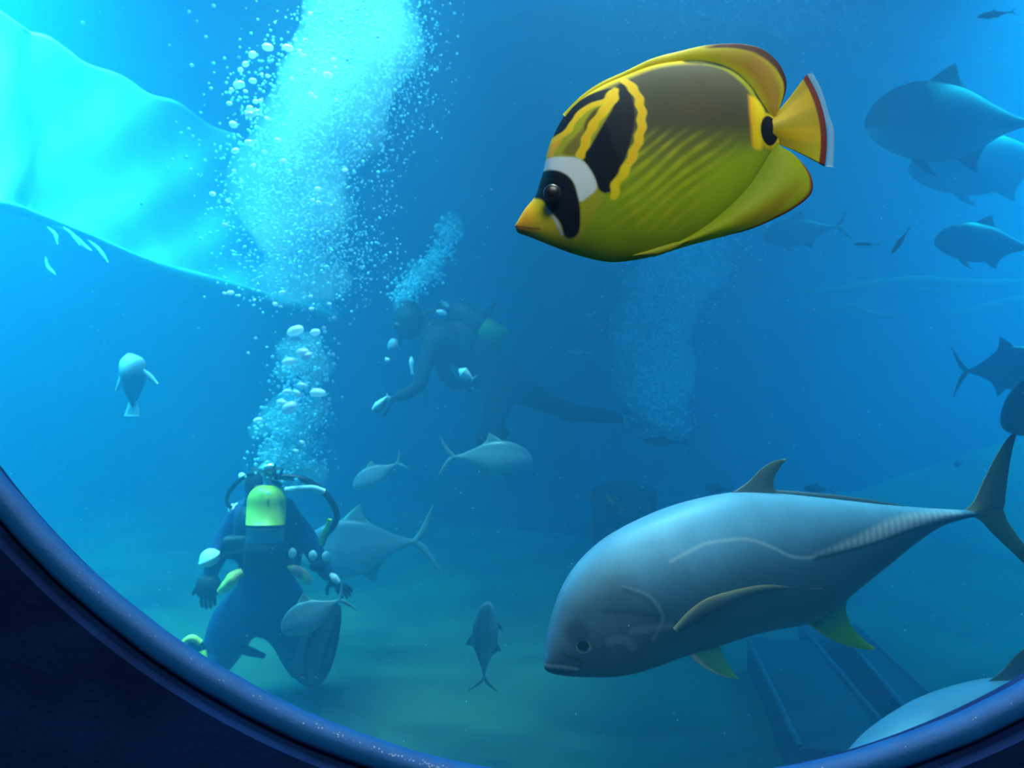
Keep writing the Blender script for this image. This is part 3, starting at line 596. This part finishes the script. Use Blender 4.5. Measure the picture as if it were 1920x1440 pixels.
# diver kneeling on the sand, seen from behind
D1 = 4.25
def A(x, y, dy=0.0, Y=D1): return P(320+x/3, 840+y/3, Y+dy)
d1_o = Vector((A(530, 1300).x, D1, FZ))
d1 = empty('person', d1_o, 'diver kneeling on the sand, back turned, with a yellow topped air tank', 'person')
V = [A(530, 860), A(532, 720), A(530, 560), A(520, 400), A(520, 310, -.02), A(516, 235, -.02), A(514, 175, 0),   # pelvis..head 0-6
     A(398, 900, .02), A(318, 1060, .10), A(262, 1200, .16), A(180, 1260, -.05), A(110, 1275, -.20),       # left thigh, knee, shin (folded back), ankle 7-11
     A(640, 900, .02), A(700, 1060, .12), A(745, 1225, .14), A(770, 1235, -.10), A(790, 1230, -.28),         # right 12-16
     A(410, 372), A(335, 470, .02), A(262, 610, -.02), A(228, 690, -.06), A(214, 760, -.10),                 # left arm 17-21
     A(648, 372), A(735, 460, .02), A(818, 600, -.02), A(868, 690, -.04), A(905, 745, -.06)]                   # right arm 22-26
E = [(0, 1), (1, 2), (2, 3), (3, 4), (4, 5), (5, 6), (0, 7), (7, 8), (8, 9), (9, 10), (10, 11), (0, 12), (12, 13), (13, 14), (14, 15), (15, 16), (3, 17), (17, 18), (18, 19), (19, 20), (20, 21), (3, 22), (22, 23), (23, 24), (24, 25), (25, 26)]
R = [(.24, .17), (.20, .14), (.21, .14), (.20, .13), (.075, .07), (.095, .105), (.085, .1), .165, .145, .105, .08, .06, .165, .145, .105, .08, .06, .095, .08, .055, .045, .036, .085, .068, .055, .045, .036]
body1 = skin('body', V, E, R, m_suit, d1, d1_o, 2)
# buoyancy jacket: a shaped black vest round the torso
skin('dive_vest', [A(530, 640, -.01), A(528, 520, -.02), A(522, 400, -.02), A(418, 372, -.02), A(640, 372, -.02), A(400, 590, -.03), A(660, 590, -.03), A(725, 480, -.03)], [(0, 1), (1, 2), (2, 3), (2, 4), (1, 5), (1, 6), (4, 7)],
     [(.215, .16), (.225, .17), (.21, .15), .10, .10, .10, .11, .075], m_black, d1, d1_o, 2)
def sph_cap(r, n_=8, h0=0, top=1): return [(h0+r*math.sin(k/n_*math.pi/2), r*math.cos(k/n_*math.pi/2)+1e-4) for k in range(n_+1)]
tb, tt_ = A(528, 600, -.33), A(540, 300, -.30); ax = tt_-tb; Lt = ax.length; r_ = .098
lathe('tank', [(0, .05), (.02, .085), (.04, r_), (Lt*.57, r_)], tb, ax, m_tank, d1, d1_o)
tk = lathe('tank_shoulder', [(Lt*.57, r_+.002), (Lt*.98, r_+.002)]+[(Lt*.98+.09*math.sin(k/8*math.pi/2), (r_+.002)*math.cos(k/8*math.pi/2*.86)) for k in range(1, 9)], tb, ax, m_ty, d1, d1_o); tag(tk, 'yellow green upper half of the tank')
lathe('tank_boot', [(-.05, .09), (-.045, .104), (.06, .104), (.065, .1)], tb, ax, m_black, d1, d1_o)
lathe('tank_band', [(Lt*.5, r_+.006), (Lt*.5+.012, r_+.006)], tb, ax, m_black, d1, d1_o)
vt = tb+ax.normalized()*(Lt+.12)
lathe('tank_valve', [(-.06, .02), (.0, .022), (.03, .034), (.055, .03), (.06, .01)], vt, ax, m_steel, d1, d1_o)
lathe('valve_knob', [(0, .018), (.01, .026), (.04, .026), (.05, .018)], vt+Vector((.03, 0, .03)), (1, 0, .1), m_black, d1, d1_o)
lathe('first_stage', [(-.04, .02), (-.03, .033), (.03, .033), (.04, .02)], vt+Vector((0, 0, .05)), (1, 0, .2), m_steel, d1, d1_o)
tube('air_hose', [A(590, 165, -.3), A(680, 165, -.3), A(790, 195, -.28), A(890, 280, -.26), A(935, 370, -.24), A(915, 440, -.22), A(870, 490, -.16), A(850, 540, -.1)], .017, m_hose, d1, d1_o)
tag(tube('air_hose', [A(645, 235, -.32), A(720, 228, -.33), A(800, 225, -.32), A(865, 245, -.3)], .015, m_white, d1, d1_o), 'pale hose across the shoulder')
tag(tube('air_hose', [A(895, 400, -.27), A(880, 450, -.26), A(855, 500, -.24), A(845, 540, -.2)], .012, m_yhose, d1, d1_o), 'yellow green low hose')
tube('air_hose', [A(560, 140, -.25), A(480, 140, -.25), A(390, 180, -.22), A(325, 255, -.18), A(320, 310, -.1), A(350, 345, -.05)], .012, m_hose, d1, d1_o)
tube('mask_strap', [A(445, 215, -.05), A(480, 222, -.14), A(520, 222, -.15), A(560, 220, -.14), A(590, 212, -.05)], .014, m_red, d1, d1_o)
tag(tube('snorkel', [A(395, 150, .02), A(412, 170, .0), A(432, 192, .0)], [.016, .024, .02], m_white, d1, d1_o), 'white snorkel tip')
tube('hood_white_piece', [A(510, 158, -.1), A(545, 153, -.11), A(578, 152, -.1)], [.018, .026, .02], m_white, d1, d1_o)  # small white tube across the hood
tube('mouthpiece', [A(335, 318, -.05), A(355, 350, -.05), A(372, 325, -.04), A(395, 312, -.03)], [.015, .028, .018, .01], m_white, d1, d1_o)
tube('wrist_cuff', [A(200, 590, -.08), A(215, 612, -.09), A(235, 650, -.08)], [.035, .066, .038], m_white, d1, d1_o)
tube('wrist_cuff', [A(898, 710, -.09), A(925, 735, -.1), A(945, 755, -.1)], [.012, .022, .014], m_white, d1, d1_o)
glove(A(212, 735, -.08), A(208, 880, -.1)-A(212, 735, -.08), (1, 0, 0), m_black, d1, d1_o, 1.1, .3, (0, 1, 0))
glove(A(905, 745, -.06), Vector((.4, .5, -.5)), (1, 0, .4), m_black, d1, d1_o, 1.0, .5)
skin('swim_fin_strap', [A(214, 700, -.09), A(210, 790, -.11), A(205, 850, -.12)], [(0, 1), (1, 2)], [(.07, .06), (.075, .06), (.06, .05)], m_black, d1, d1_o, 2).name = 'gear_pouch'
for pts, rr in (([A(272, 808, -.18), A(325, 765, -.2), A(362, 720, -.2), A(404, 693, -.18)], [.014, .03, .036, .02]),):
    tag(tube('hip_strap', pts, rr, m_neon, d1, d1_o), 'bright yellow hip strap')
tag(tube('hip_strap', [A(660, 672, -.18), A(700, 685, -.2), A(742, 712, -.2), A(778, 752, -.18)], [.01, .026, .03, .024], m_pink, d1, d1_o), 'pink and yellow hip strap')
for x, y in ((685, 592), (800, 605), (875, 610), (520, 612)):
    o_ = A(x, y, -.17); v, f = ICO2; link_mesh('buckle', v*np.array([.024, .015, .03])+np.array(o_), f, m_white if x != 520 else m_steel, d1, d1_o)
skin('weight_belt', [A(395, 668, -.1), A(530, 690, -.17), A(690, 662, -.1)], [(0, 1), (1, 2)], [(.05, .05), (.055, .05), (.05, .05)], m_black, d1, d1_o, 2)
skin('pocket', [A(830, 620, -.05), A(840, 700, -.05)], [(0, 1)], [(.06, .07), (.05, .06)], m_black, d1, d1_o, 2)
# swim fins: soles toward the camera
fin_r = [(952, 878), (956, 960), (940, 1100), (905, 1230), (862, 1320), (812, 1356), (755, 1350), (700, 1310), (678, 1262), (700, 1150), (738, 1020), (785, 960), (870, 900)]
sl = poly_slab('swim_fin', [tuple(A(x, y, -.44+(y-1100)*-.0002)) for x, y in fin_r], .035, m_black, d1, d1_o, .012)
for k in (-1, 1):
    tube('fin_rail', [A(815+k*55+70, 930, -.42), A(815+k*60+5, 1100, -.445), A(780+k*40, 1290, -.485)], .012, m_hose, sl, d1_o)
fin_l = [(60, 1120), (110, 1080), (165, 1090), (200, 1150), (205, 1260), (150, 1330), (60, 1290), (20, 1200)]
poly_slab('swim_fin', [tuple(A(x, y, -.22)) for x, y in fin_l], .04, m_black, d1, d1_o, .012)
tag(tube('fin_strap', [A(62, 1125, -.24), A(85, 1085, -.25), A(125, 1068, -.25), A(168, 1095, -.24)], .017, m_neon, d1, d1_o), 'yellow green heel strap')
tag(tube('fin_strap', [A(178, 1140, -.24), A(186, 1180, -.25), A(180, 1212, -.24)], .020, m_yhose, d1, d1_o), 'yellow green heel strap')
tube('knife', [A(372, 1120, .0), A(430, 1140, 0), A(530, 1172, .0)], [.03, .026, .014], m_black, d1, d1_o)

# diver hovering further back, seen from the side
D2 = 5.5
m_suit2 = mat('neoprene_dark', (8, 14, 30), .8, noise=.3, nscale=30)
def B_(x, y, dy=0.0): return P(640+x/2.77, 380+y/2.77, D2+dy)
d2_o = Vector(B_(800, 950)); d2 = empty('person', d2_o, 'dark hovering diver seen from the side with one leg stretched toward the right', 'person')
V = [B_(830, 900), B_(720, 800), B_(600, 720), B_(480, 665), B_(410, 645, -.02), B_(352, 650, -.06), B_(350, 600, -.06),
     B_(820, 1000, -.12), B_(790, 1120, -.14), B_(770, 1220, -.12), B_(730, 1180, .1),
     B_(960, 980, .1), B_(1110, 1060, .12), B_(1240, 1090, .12), B_(1360, 1108, .12), B_(1440, 1120, .12),
     B_(470, 740, -.16), B_(430, 860, -.2), B_(400, 960, -.22), B_(330, 1000, -.24), B_(275, 1015, -.24),
     B_(500, 760, .14), B_(540, 900, .14), B_(600, 960, .1), B_(640, 940, .05)]
E = [(0, 1), (1, 2), (2, 3), (3, 4), (4, 5), (5, 6), (0, 7), (7, 8), (8, 9), (9, 10), (0, 11), (11, 12), (12, 13), (13, 14), (14, 15), (3, 16), (16, 17), (17, 18), (18, 19), (19, 20), (3, 21), (21, 22), (22, 23), (23, 24)]
R = [(.15, .17), (.145, .16), (.17, .19), (.15, .18), .07, (.125, .11), (.11, .1), .12, .10, .08, .06, .115, .085, .062, .05, .045, .07, .065, .055, .045, .035, .07, .06, .05, .035]
skin('body', V, E, R, m_suit2, d2, d2_o, 2)
skin('dive_vest', [B_(740, 800), B_(620, 710), B_(500, 670), B_(560, 860)], [(0, 1), (1, 2), (1, 3)], [(.19, .2), (.21, .22), (.17, .2), .15], m_black, d2, d2_o, 2)
tb2, tt2 = B_(800, 700, -.02), B_(560, 545, -.02); ax2 = tt2-tb2; L2 = ax2.length
lathe('tank', [(0, .05), (.03, .085), (.05, .095), (L2*.9, .095), (L2, .03)], tb2, ax2, m_black, d2, d2_o)
tag(lathe('tank_boot', [(-.04, .08), (-.03, .1), (.14, .1), (.15, .09)], tb2+(tb2-tt2)*.05, ax2, mat('tank_paint_green', (90, 130, 50), .5), d2, d2_o), 'greenish tank base')
lathe('tank_valve', [(0, .02), (.05, .03), (.08, .02)], tt2, ax2, m_steel, d2, d2_o)
tube('air_hose', [tt2, B_(480, 560, -.05), B_(400, 600, -.1), B_(330, 690, -.14)], .014, m_hose, d2, d2_o)
tube('strap', [B_(495, 565, -.15), B_(520, 570, -.16), B_(545, 582, -.15)], [.012, .022, .012], m_white, d2, d2_o)
def hood(ctr, r3, par, org):
    v, f = ICO3; v = v*np.array(r3)*(1-.12*np.clip(-v[:, 2:], 0, 1)); return link_mesh('hood', v+np.array(ctr), f, m_black, par, org)
hood(B_(352, 618, -.06), (.115, .12, .155), d2, d2_o)
tube('mask', [B_(306, 612, -.12), B_(298, 640, -.12), B_(304, 665, -.12)], [.02, .04, .02], m_hose, d2, d2_o)
tag(skin('regulator', [B_(275, 700, -.1), B_(268, 745, -.1), B_(272, 775, -.1)], [(0, 1), (1, 2)], [.03, .055, .035], m_tank, d2, d2_o, 2), 'grey regulator and gauge')
tube('regulator_hose', [B_(300, 665, -.1), B_(310, 700, -.1), B_(300, 740, -.1)], .018, m_hose, d2, d2_o)
glove(B_(280, 1012, -.24), B_(220, 1040, -.24)-B_(280, 1012, -.24), (0, .3, 1), m_black, d2, d2_o, 1.1)
glove(B_(640, 945, .05), Vector((.6, -.4, .1)), (0, .3, 1), m_black, d2, d2_o, 1.1)
fb = [(1080, 1050), (1200, 1052), (1320, 1062), (1420, 1085), (1500, 1120), (1490, 1150), (1400, 1145), (1260, 1140), (1130, 1130)]
poly_slab('swim_fin', [tuple(B_(x, y, .08)) for x, y in fb], .05, m_black, d2, d2_o, .012)
tag(poly_slab('fin_tip', [tuple(B_(x, y, .06)) for x, y in ((1465, 1095), (1482, 1110), (1496, 1150), (1494, 1178), (1466, 1176), (1468, 1130))], .03, m_tank, d2, d2_o, .006), 'pale fin tip')
fb = [(700, 1180), (760, 1130), (840, 1150), (880, 1200), (830, 1260), (760, 1290), (700, 1260)]
poly_slab('swim_fin', [tuple(B_(x, y, .0)) for x, y in fb], .05, m_black, d2, d2_o, .012)
tube('raised_fin', [B_(700, 640, .2), B_(750, 590, .2), B_(800, 520, .2)], [.05, .04, .02], m_black, d2, d2_o)

hood(A(520, 215, -.03), (.10, .12, .135), d1, d1_o)
# feed fish in the water round the hovering diver: small pale slivers
FY = D2-.32
m_feed = mat('feed_fish_skin', (225, 245, 240), .3)
for (a, b, wd, lab) in (((698, 768), (729, 741), .024, 'pale slender bait fish at the hovering diver fingertips'),
                        ((771, 668), (773, 702), .018, 'pale upright bait fish in front of the hovering diver chest'),
                        ((860, 692), (888, 712), .04, 'rounded pale bait fish below the hovering diver belly'),
                        ((722, 676), (731, 674), .022, 'tiny bright bait fish below the hovering diver regulator')):
    N_, T_ = P(*a, FY), P(*b, FY); e = empty('bait_fish', N_, lab, 'fish'); d = T_-N_; p = Vector((-d.z, 0, d.x)).normalized()
    link2 = np.array
    tube('body', [N_, N_+d*.25, N_+d*.6, N_+d*.9], [.006, wd, wd*.7, .006], m_feed, e, e.location, n=16, seg=12)
    poly_slab('tail_fin', [tuple(N_+d*.86), tuple(T_+p*wd), tuple(T_-d*.04), tuple(T_-p*wd)], .006, m_feed, e, e.location, .001)

# ------------------------------------------------------------------ bubbles
def bub_mat(name, tl, rough=.15, col=(240, 250, 255)):
    m = bpy.data.materials.new(name); m.use_nodes = True; nt = m.node_tree; b = nt.nodes['Principled BSDF']
    b.inputs['Base Color'].default_value = rgba(col); b.inputs['Roughness'].default_value = rough; b.inputs['Specular IOR Level'].default_value = 1
    t = nt.nodes.new('ShaderNodeBsdfTranslucent'); t.inputs[0].default_value = rgba(col); x = nt.nodes.new('ShaderNodeMixShader'); x.inputs[0].default_value = tl
    nt.links.new(b.outputs[0], x.inputs[1]); nt.links.new(t.outputs[0], x.inputs[2]); nt.links.new(x.outputs[0], nt.nodes['Material Output'].inputs['Surface']); return m
m_bub = bub_mat('air_bubble', .45); m_mic = bub_mat('micro_bubble', .5, .4, (170, 245, 255))
def cloud_mat(name, dens, g=.2, col=(.30, .97, 1)):
    m = bpy.data.materials.new(name); m.use_nodes = True; nt = m.node_tree; nt.nodes.clear(); o = nt.nodes.new('ShaderNodeOutputMaterial')
    s = nt.nodes.new('ShaderNodeVolumeScatter'); s.inputs['Color'].default_value = (*col, 1); s.inputs['Density'].default_value = dens; s.inputs['Anisotropy'].default_value = g
    nt.links.new(s.outputs[0], o.inputs['Volume']); return m
def cloud(name, pts, dens, label, voxel=.05, jitter=.0):
    """pts: (world point, radius); merged lumpy body of fine bubbles"""
    C = np.array([p for p, r in pts]); R_ = np.array([r for p, r in pts])
    o = spheres(name, C, R_, cloud_mat(name, dens), ICO2, squash=.9)
    r = o.modifiers.new('r', 'REMESH'); r.mode = 'VOXEL'; r.voxel_size = voxel; r.use_smooth_shade = True
    return tag(o, label, 'bubbles', kind='stuff')
def plume(axis, n, Y, sp, rlo, rhi, dy=.25, edge=0):
    """axis: (px, py, halfwidth px, weight) nodes; returns centres and radii of fine bubbles"""
    ax = np.array(axis, float); w = ax[:, 3]; seg = np.linspace(0, 1, len(ax)); tt = rng.random(n*3); ww = np.interp(tt, seg, w)
    tt = tt[rng.random(n*3) < ww/w.max()][:n]
    x = np.interp(tt, seg, ax[:, 0]); y = np.interp(tt, seg, ax[:, 1]); h = np.interp(tt, seg, ax[:, 2])
    g = np.clip(rng.normal(0, .5, len(tt)), -1.3, 1.3); px = x+g*h; py = y+rng.normal(0, sp, len(tt)); yy = Y+rng.normal(0, dy, len(tt))
    C = np.stack([(px-960)/F*Y, yy, (720-py)/F*Y], 1); return C, rng.uniform(rlo, rhi, len(tt))
PY = 4.1
# tall plume, upper left
cx = [(700, -60, 130, 1), (690, 60, 130, 1), (620, 180, 160, 1.2), (560, 300, 140, 1), (550, 400, 130, .8), (580, 480, 140, .9), (575, 560, 110, .5)]
C, R_ = plume(cx, 5200, PY, 26, .003, .009); tag(spheres('fine_bubbles', C, R_, m_mic), 'tall plume of fine bubbles rising through the bright upper left water', 'bubbles', kind='stuff')
C, R_ = plume([(770, 40, 60, 1), (745, 160, 80, 1), (720, 250, 70, .4), (700, 420, 50, .3), (650, 520, 60, .4)], 700, PY+.4, 30, .003, .008)
tag(spheres('fine_bubbles', C, R_, m_mic), 'sparse fine bubbles on the deep blue side of the tall plume', 'bubbles', kind='stuff')
cl = []
for k in range(70):
    t = random.random(); a_ = np.array(cx); s_ = np.linspace(0, 1, len(cx)); x = np.interp(t, s_, a_[:, 0]); y = np.interp(t, s_, a_[:, 1]); h = np.interp(t, s_, a_[:, 2])
    cl.append((P(x+random.uniform(-.5, .5)*h, y+random.uniform(-20, 20), PY+random.uniform(-.2, .25)), random.uniform(.10, .22)*(1.0 if t < .75 else .6)))
cloud('bubble_mist', cl, 1.3, 'soft cyan mist of tiniest bubbles inside the tall upper left plume', .06)
# diver exhalation
P2 = 4.15
cx2 = [(575, 640, 42, .8), (570, 690, 45, .8), (560, 750, 50, 1), (545, 800, 62, 1.2), (545, 860, 60, 1.2), (555, 900, 50, .7)]
C, R_ = plume(cx2, 1500, P2, 12, .004, .012, .12); tag(spheres('fine_bubbles', C, R_, m_mic), 'bright column of bubbles rising from the kneeling diver head', 'bubbles', kind='stuff')
cl = []
for k in range(70):
    t = random.random(); a_ = np.array(cx2); s_ = np.linspace(0, 1, len(cx2)); x = np.interp(t, s_, a_[:, 0]); y = np.interp(t, s_, a_[:, 1]); h = np.interp(t, s_, a_[:, 2])
    cl.append((P(x+random.uniform(-.8, .8)*h, y+random.uniform(-10, 10), P2+random.uniform(-.08, .1)), random.uniform(.03, .08)))
cl += [(P(488, 800, P2), .06), (P(480, 812, P2), .05)]
cloud('bubble_mist', cl, 4.5, 'billowing cyan bubble cloud directly over the kneeling diver', .022)
# hovering diver exhalation
P3 = 5.4
cx3 = [(842, 418, 22, .8), (835, 455, 26, .8), (815, 490, 28, 1), (790, 520, 38, 1.2), (762, 548, 28, 1), (760, 566, 26, .6)]
C, R_ = plume(cx3, 500, P3, 8, .006, .014, .12); tag(spheres('fine_bubbles', C, R_, m_mic), 'slanting stream of bubbles leaving the hovering diver', 'bubbles', kind='stuff')
cl = [(P(x, y, P3), r) for x, y, r in ((846, 418, .09), (850, 432, .09), (823, 424, .045), (838, 440, .08), (822, 470, .07), (810, 490, .07), (800, 505, .09), (776, 497, .06), (785, 520, .09), (812, 493, .05), (828, 493, .05), (770, 530, .07), (756, 540, .055), (748, 548, .045), (760, 560, .07), (752, 572, .07))]
cloud('bubble_mist', cl, 4.5, 'puffy pale bubble clumps over the hovering diver head', .03)
# deep blue plume behind the butterflyfish
P4 = 7.2
cx4 = [(1330, 440, 90, .8), (1260, 500, 110, 1), (1230, 580, 100, .9), (1225, 660, 70, .6), (1220, 730, 50, .8), (1250, 790, 60, .9)]
C, R_ = plume(cx4, 1300, P4, 22, .006, .013, .3); tag(spheres('fine_bubbles', C, R_, m_mic), 'faint blue bubble plume deep behind the butterflyfish belly', 'bubbles', kind='stuff')
cl = []
for k in range(60):
    t = random.random(); a_ = np.array(cx4); s_ = np.linspace(0, 1, len(cx4)); x = np.interp(t, s_, a_[:, 0]); y = np.interp(t, s_, a_[:, 1]); h = np.interp(t, s_, a_[:, 2])
    cl.append((P(x+random.uniform(-.7, .7)*h, y+random.uniform(-20, 20), P4+random.uniform(-.2, .2)), random.uniform(.12, .28)))
cloud('bubble_mist', cl, .9, 'dim blue bubble mist behind the butterflyfish belly', .08)
C, R_ = plume([(1160, 40, 60, .2), (1300, 10, 90, .8), (1420, 20, 90, 1), (1540, 20, 60, 1), (1600, 60, 60, .3)], 420, 6.5, 24, .005, .012)
tag(spheres('fine_bubbles', C, R_, m_mic), 'scattered small bubbles along the top edge above the butterflyfish', 'bubbles', kind='stuff')
# single bright bubbles
bub_src = None
def bubble(px, py, Y, rpx, label, group, sx=1.0, ang=0):
    global bub_src
    if bub_src is None:
        v, f = ICO3; v = v*(1+.03*np.sin(v[:, :1]*5+v[:, 2:]*4)); bub_src = link_mesh('air_bubble', v, f, m_bub); o = bub_src
    else: o = bub_src.copy(); COL.objects.link(o)
    r = rpx/F*Y; o.location = P(px, py, Y); o.scale = (r*sx, r, r*.85); o.rotation_euler = (0, ang, 0)
    return tag(o, label, 'bubble', group)
arc = [(467, 133, 9), (447, 158, 9, 'x'), (502, 88, 9), (473, 103, 9), (541, 90, 10), (461, 119, 6), (452, 130, 5)]
def S5(x, y): return x/2.2326, y/2.2326
pts = [(1121, 197, 9.5, 'large bright bubble at the crest of the curving bubble arc'), (1057, 229, 9, 'large bright bubble just left of and below the crest of the arc'), (1205, 200, 9, 'large bright bubble right of the crest of the arc'),
       (1028, 268, 7, 'bright flattened bubble on the upper left of the arc'), (1007, 292, 6, 'round bright bubble touching the flattened one on the arc'), (1001, 354, 10, 'largest round white bubble on the left rim of the arc'), (977, 521, 9, 'wide white bubble on the left rim, below the largest round one'),
       (985, 631, 7, 'white bubble on the left rim, second below the wide one'), (1044, 597, 8, 'white bubble inside the plume beside the left rim'), (1163, 586, 6, 'lone white bubble in the middle of the tall plume'),
       (1372, 315, 9, 'large white bubble at the right of the bubble arc'), (1397, 248, 5, 'small bright bubble above the large one at the right of the arc'), (1058, 338, 7, 'bright bubble inside the arc, level with its left rim'),
       (1048, 480, 9, 'white bubble in the cluster under the arc'), (1075, 470, 8, 'white bubble in the cluster under the arc'), (1045, 453, 7, 'white bubble in the cluster under the arc'), (1030, 470, 5, 'white bubble in the cluster under the arc')]
for x, y, r, lab in pts:
    grp = 'white bubbles clustered under the arc' if 'cluster' in lab else 'bright bubbles of the arc'
    bubble(*S5(x, y), PY-.25, r*.85, lab, grp, 1+.4*random.random(), random.uniform(-.5, .5))
small = [(1095, 310), (1120, 318), (970, 376), (1028, 382), (960, 433), (1070, 425), (1092, 422), (1250, 214), (1270, 233), (1280, 170), (1300, 57), (1237, 165), (1315, 294), (1405, 282), (1222, 330), (1322, 410), (1303, 395), (1408, 420), (1118, 495), (1072, 590),
         (980, 716), (1010, 757), (955, 840), (890, 811), (942, 940), (1107, 635), (1060, 693), (1213, 712), (1187, 673), (1330, 790), (1330, 815), (1310, 836), (1333, 848), (1388, 858), (1445, 712), (1192, 1080), (965, 1225), (940, 1228), (1000, 1237), (1065, 1255), (1152, 1273), (1177, 1283), (1300, 1240), (1380, 1272), (1180, 1225), (1305, 1293)]
for x, y in small:
    bubble(*S5(x, y), PY-.25, random.uniform(2.6, 5), 'small bright bubble among the specks of the tall upper left plume', 'small bright bubbles of the tall plume', 1+.5*random.random(), random.uniform(-.5, .5))
for x, y in ((348, 95), (710, 188), (803, 273), (792, 48), (875, 349), (853, 395), (862, 154), (895, 24), (825, 88), (1150, 94)):
    bubble(*S5(x, y), 4.4, random.uniform(2, 4), 'stray speck of a bubble in the open water left of the tall plume', 'stray bubbles left of the tall plume')
for x, y, r, lab in ((615, 240, 11, 'large white bubble at the top left of the kneeling diver bubble column'), (612, 300, 8, 'white bubble under the top left one of the kneeling diver column'), (765, 252, 8, 'white bubble at the top right of the kneeling diver column'), (668, 400, 9, 'white crescent bubble beneath the top pair of the diver column'),
                     (700, 430, 8, 'white bubble right of the crescent one in the diver column'), (570, 470, 9, 'white bubble bulging at the left under the top of the diver column'), (668, 650, 7, 'small white bubble midway up the diver column'), (555, 698, 7, 'left bubble of the midway row in the diver column'),
                     (635, 710, 7, 'middle bubble of the midway row in the diver column'), (785, 705, 10, 'large white bubble at the right of the midway row in the diver column'), (575, 815, 13, 'widest white bubble, under the midway row of the diver column'), (525, 780, 8, 'white bubble at the left end of the widest one'),
                     (335, 910, 6, 'bright bubble on the side puff left of the diver column'), (665, 1078, 4, 'small glint low in the diver column'), (620, 1142, 4, 'lowest small glint in the diver column')):
    bubble(400+x/4, 560+y/4, P2-.35, r, lab, 'white bubbles of the kneeling diver column', 1.2+.4*random.random(), random.uniform(-.6, .6))
for x, y in ((318, 296), (262, 407), (830, 220), (900, 415), (905, 145), (740, 75), (868, 40), (462, 40), (508, 60), (400, 760)):
    bubble(400+x/4, 560+y/4, P2, random.uniform(2.5, 4.5), 'small stray bubble around the top of the kneeling diver column', 'stray bubbles round the diver column')
# drifting specks everywhere
n = 520; Yr = rng.uniform(1.2, 7, n); C = np.stack([(rng.uniform(-100, 2020, n)-960)/F*Yr, Yr, (720-rng.uniform(0, 1400, n))/F*Yr], 1)
tag(spheres('drifting_specks', C, rng.uniform(.6, 1.5, n)*Yr/F, m_mic), 'tiny pale specks drifting all through the water', 'particles', kind='stuff')
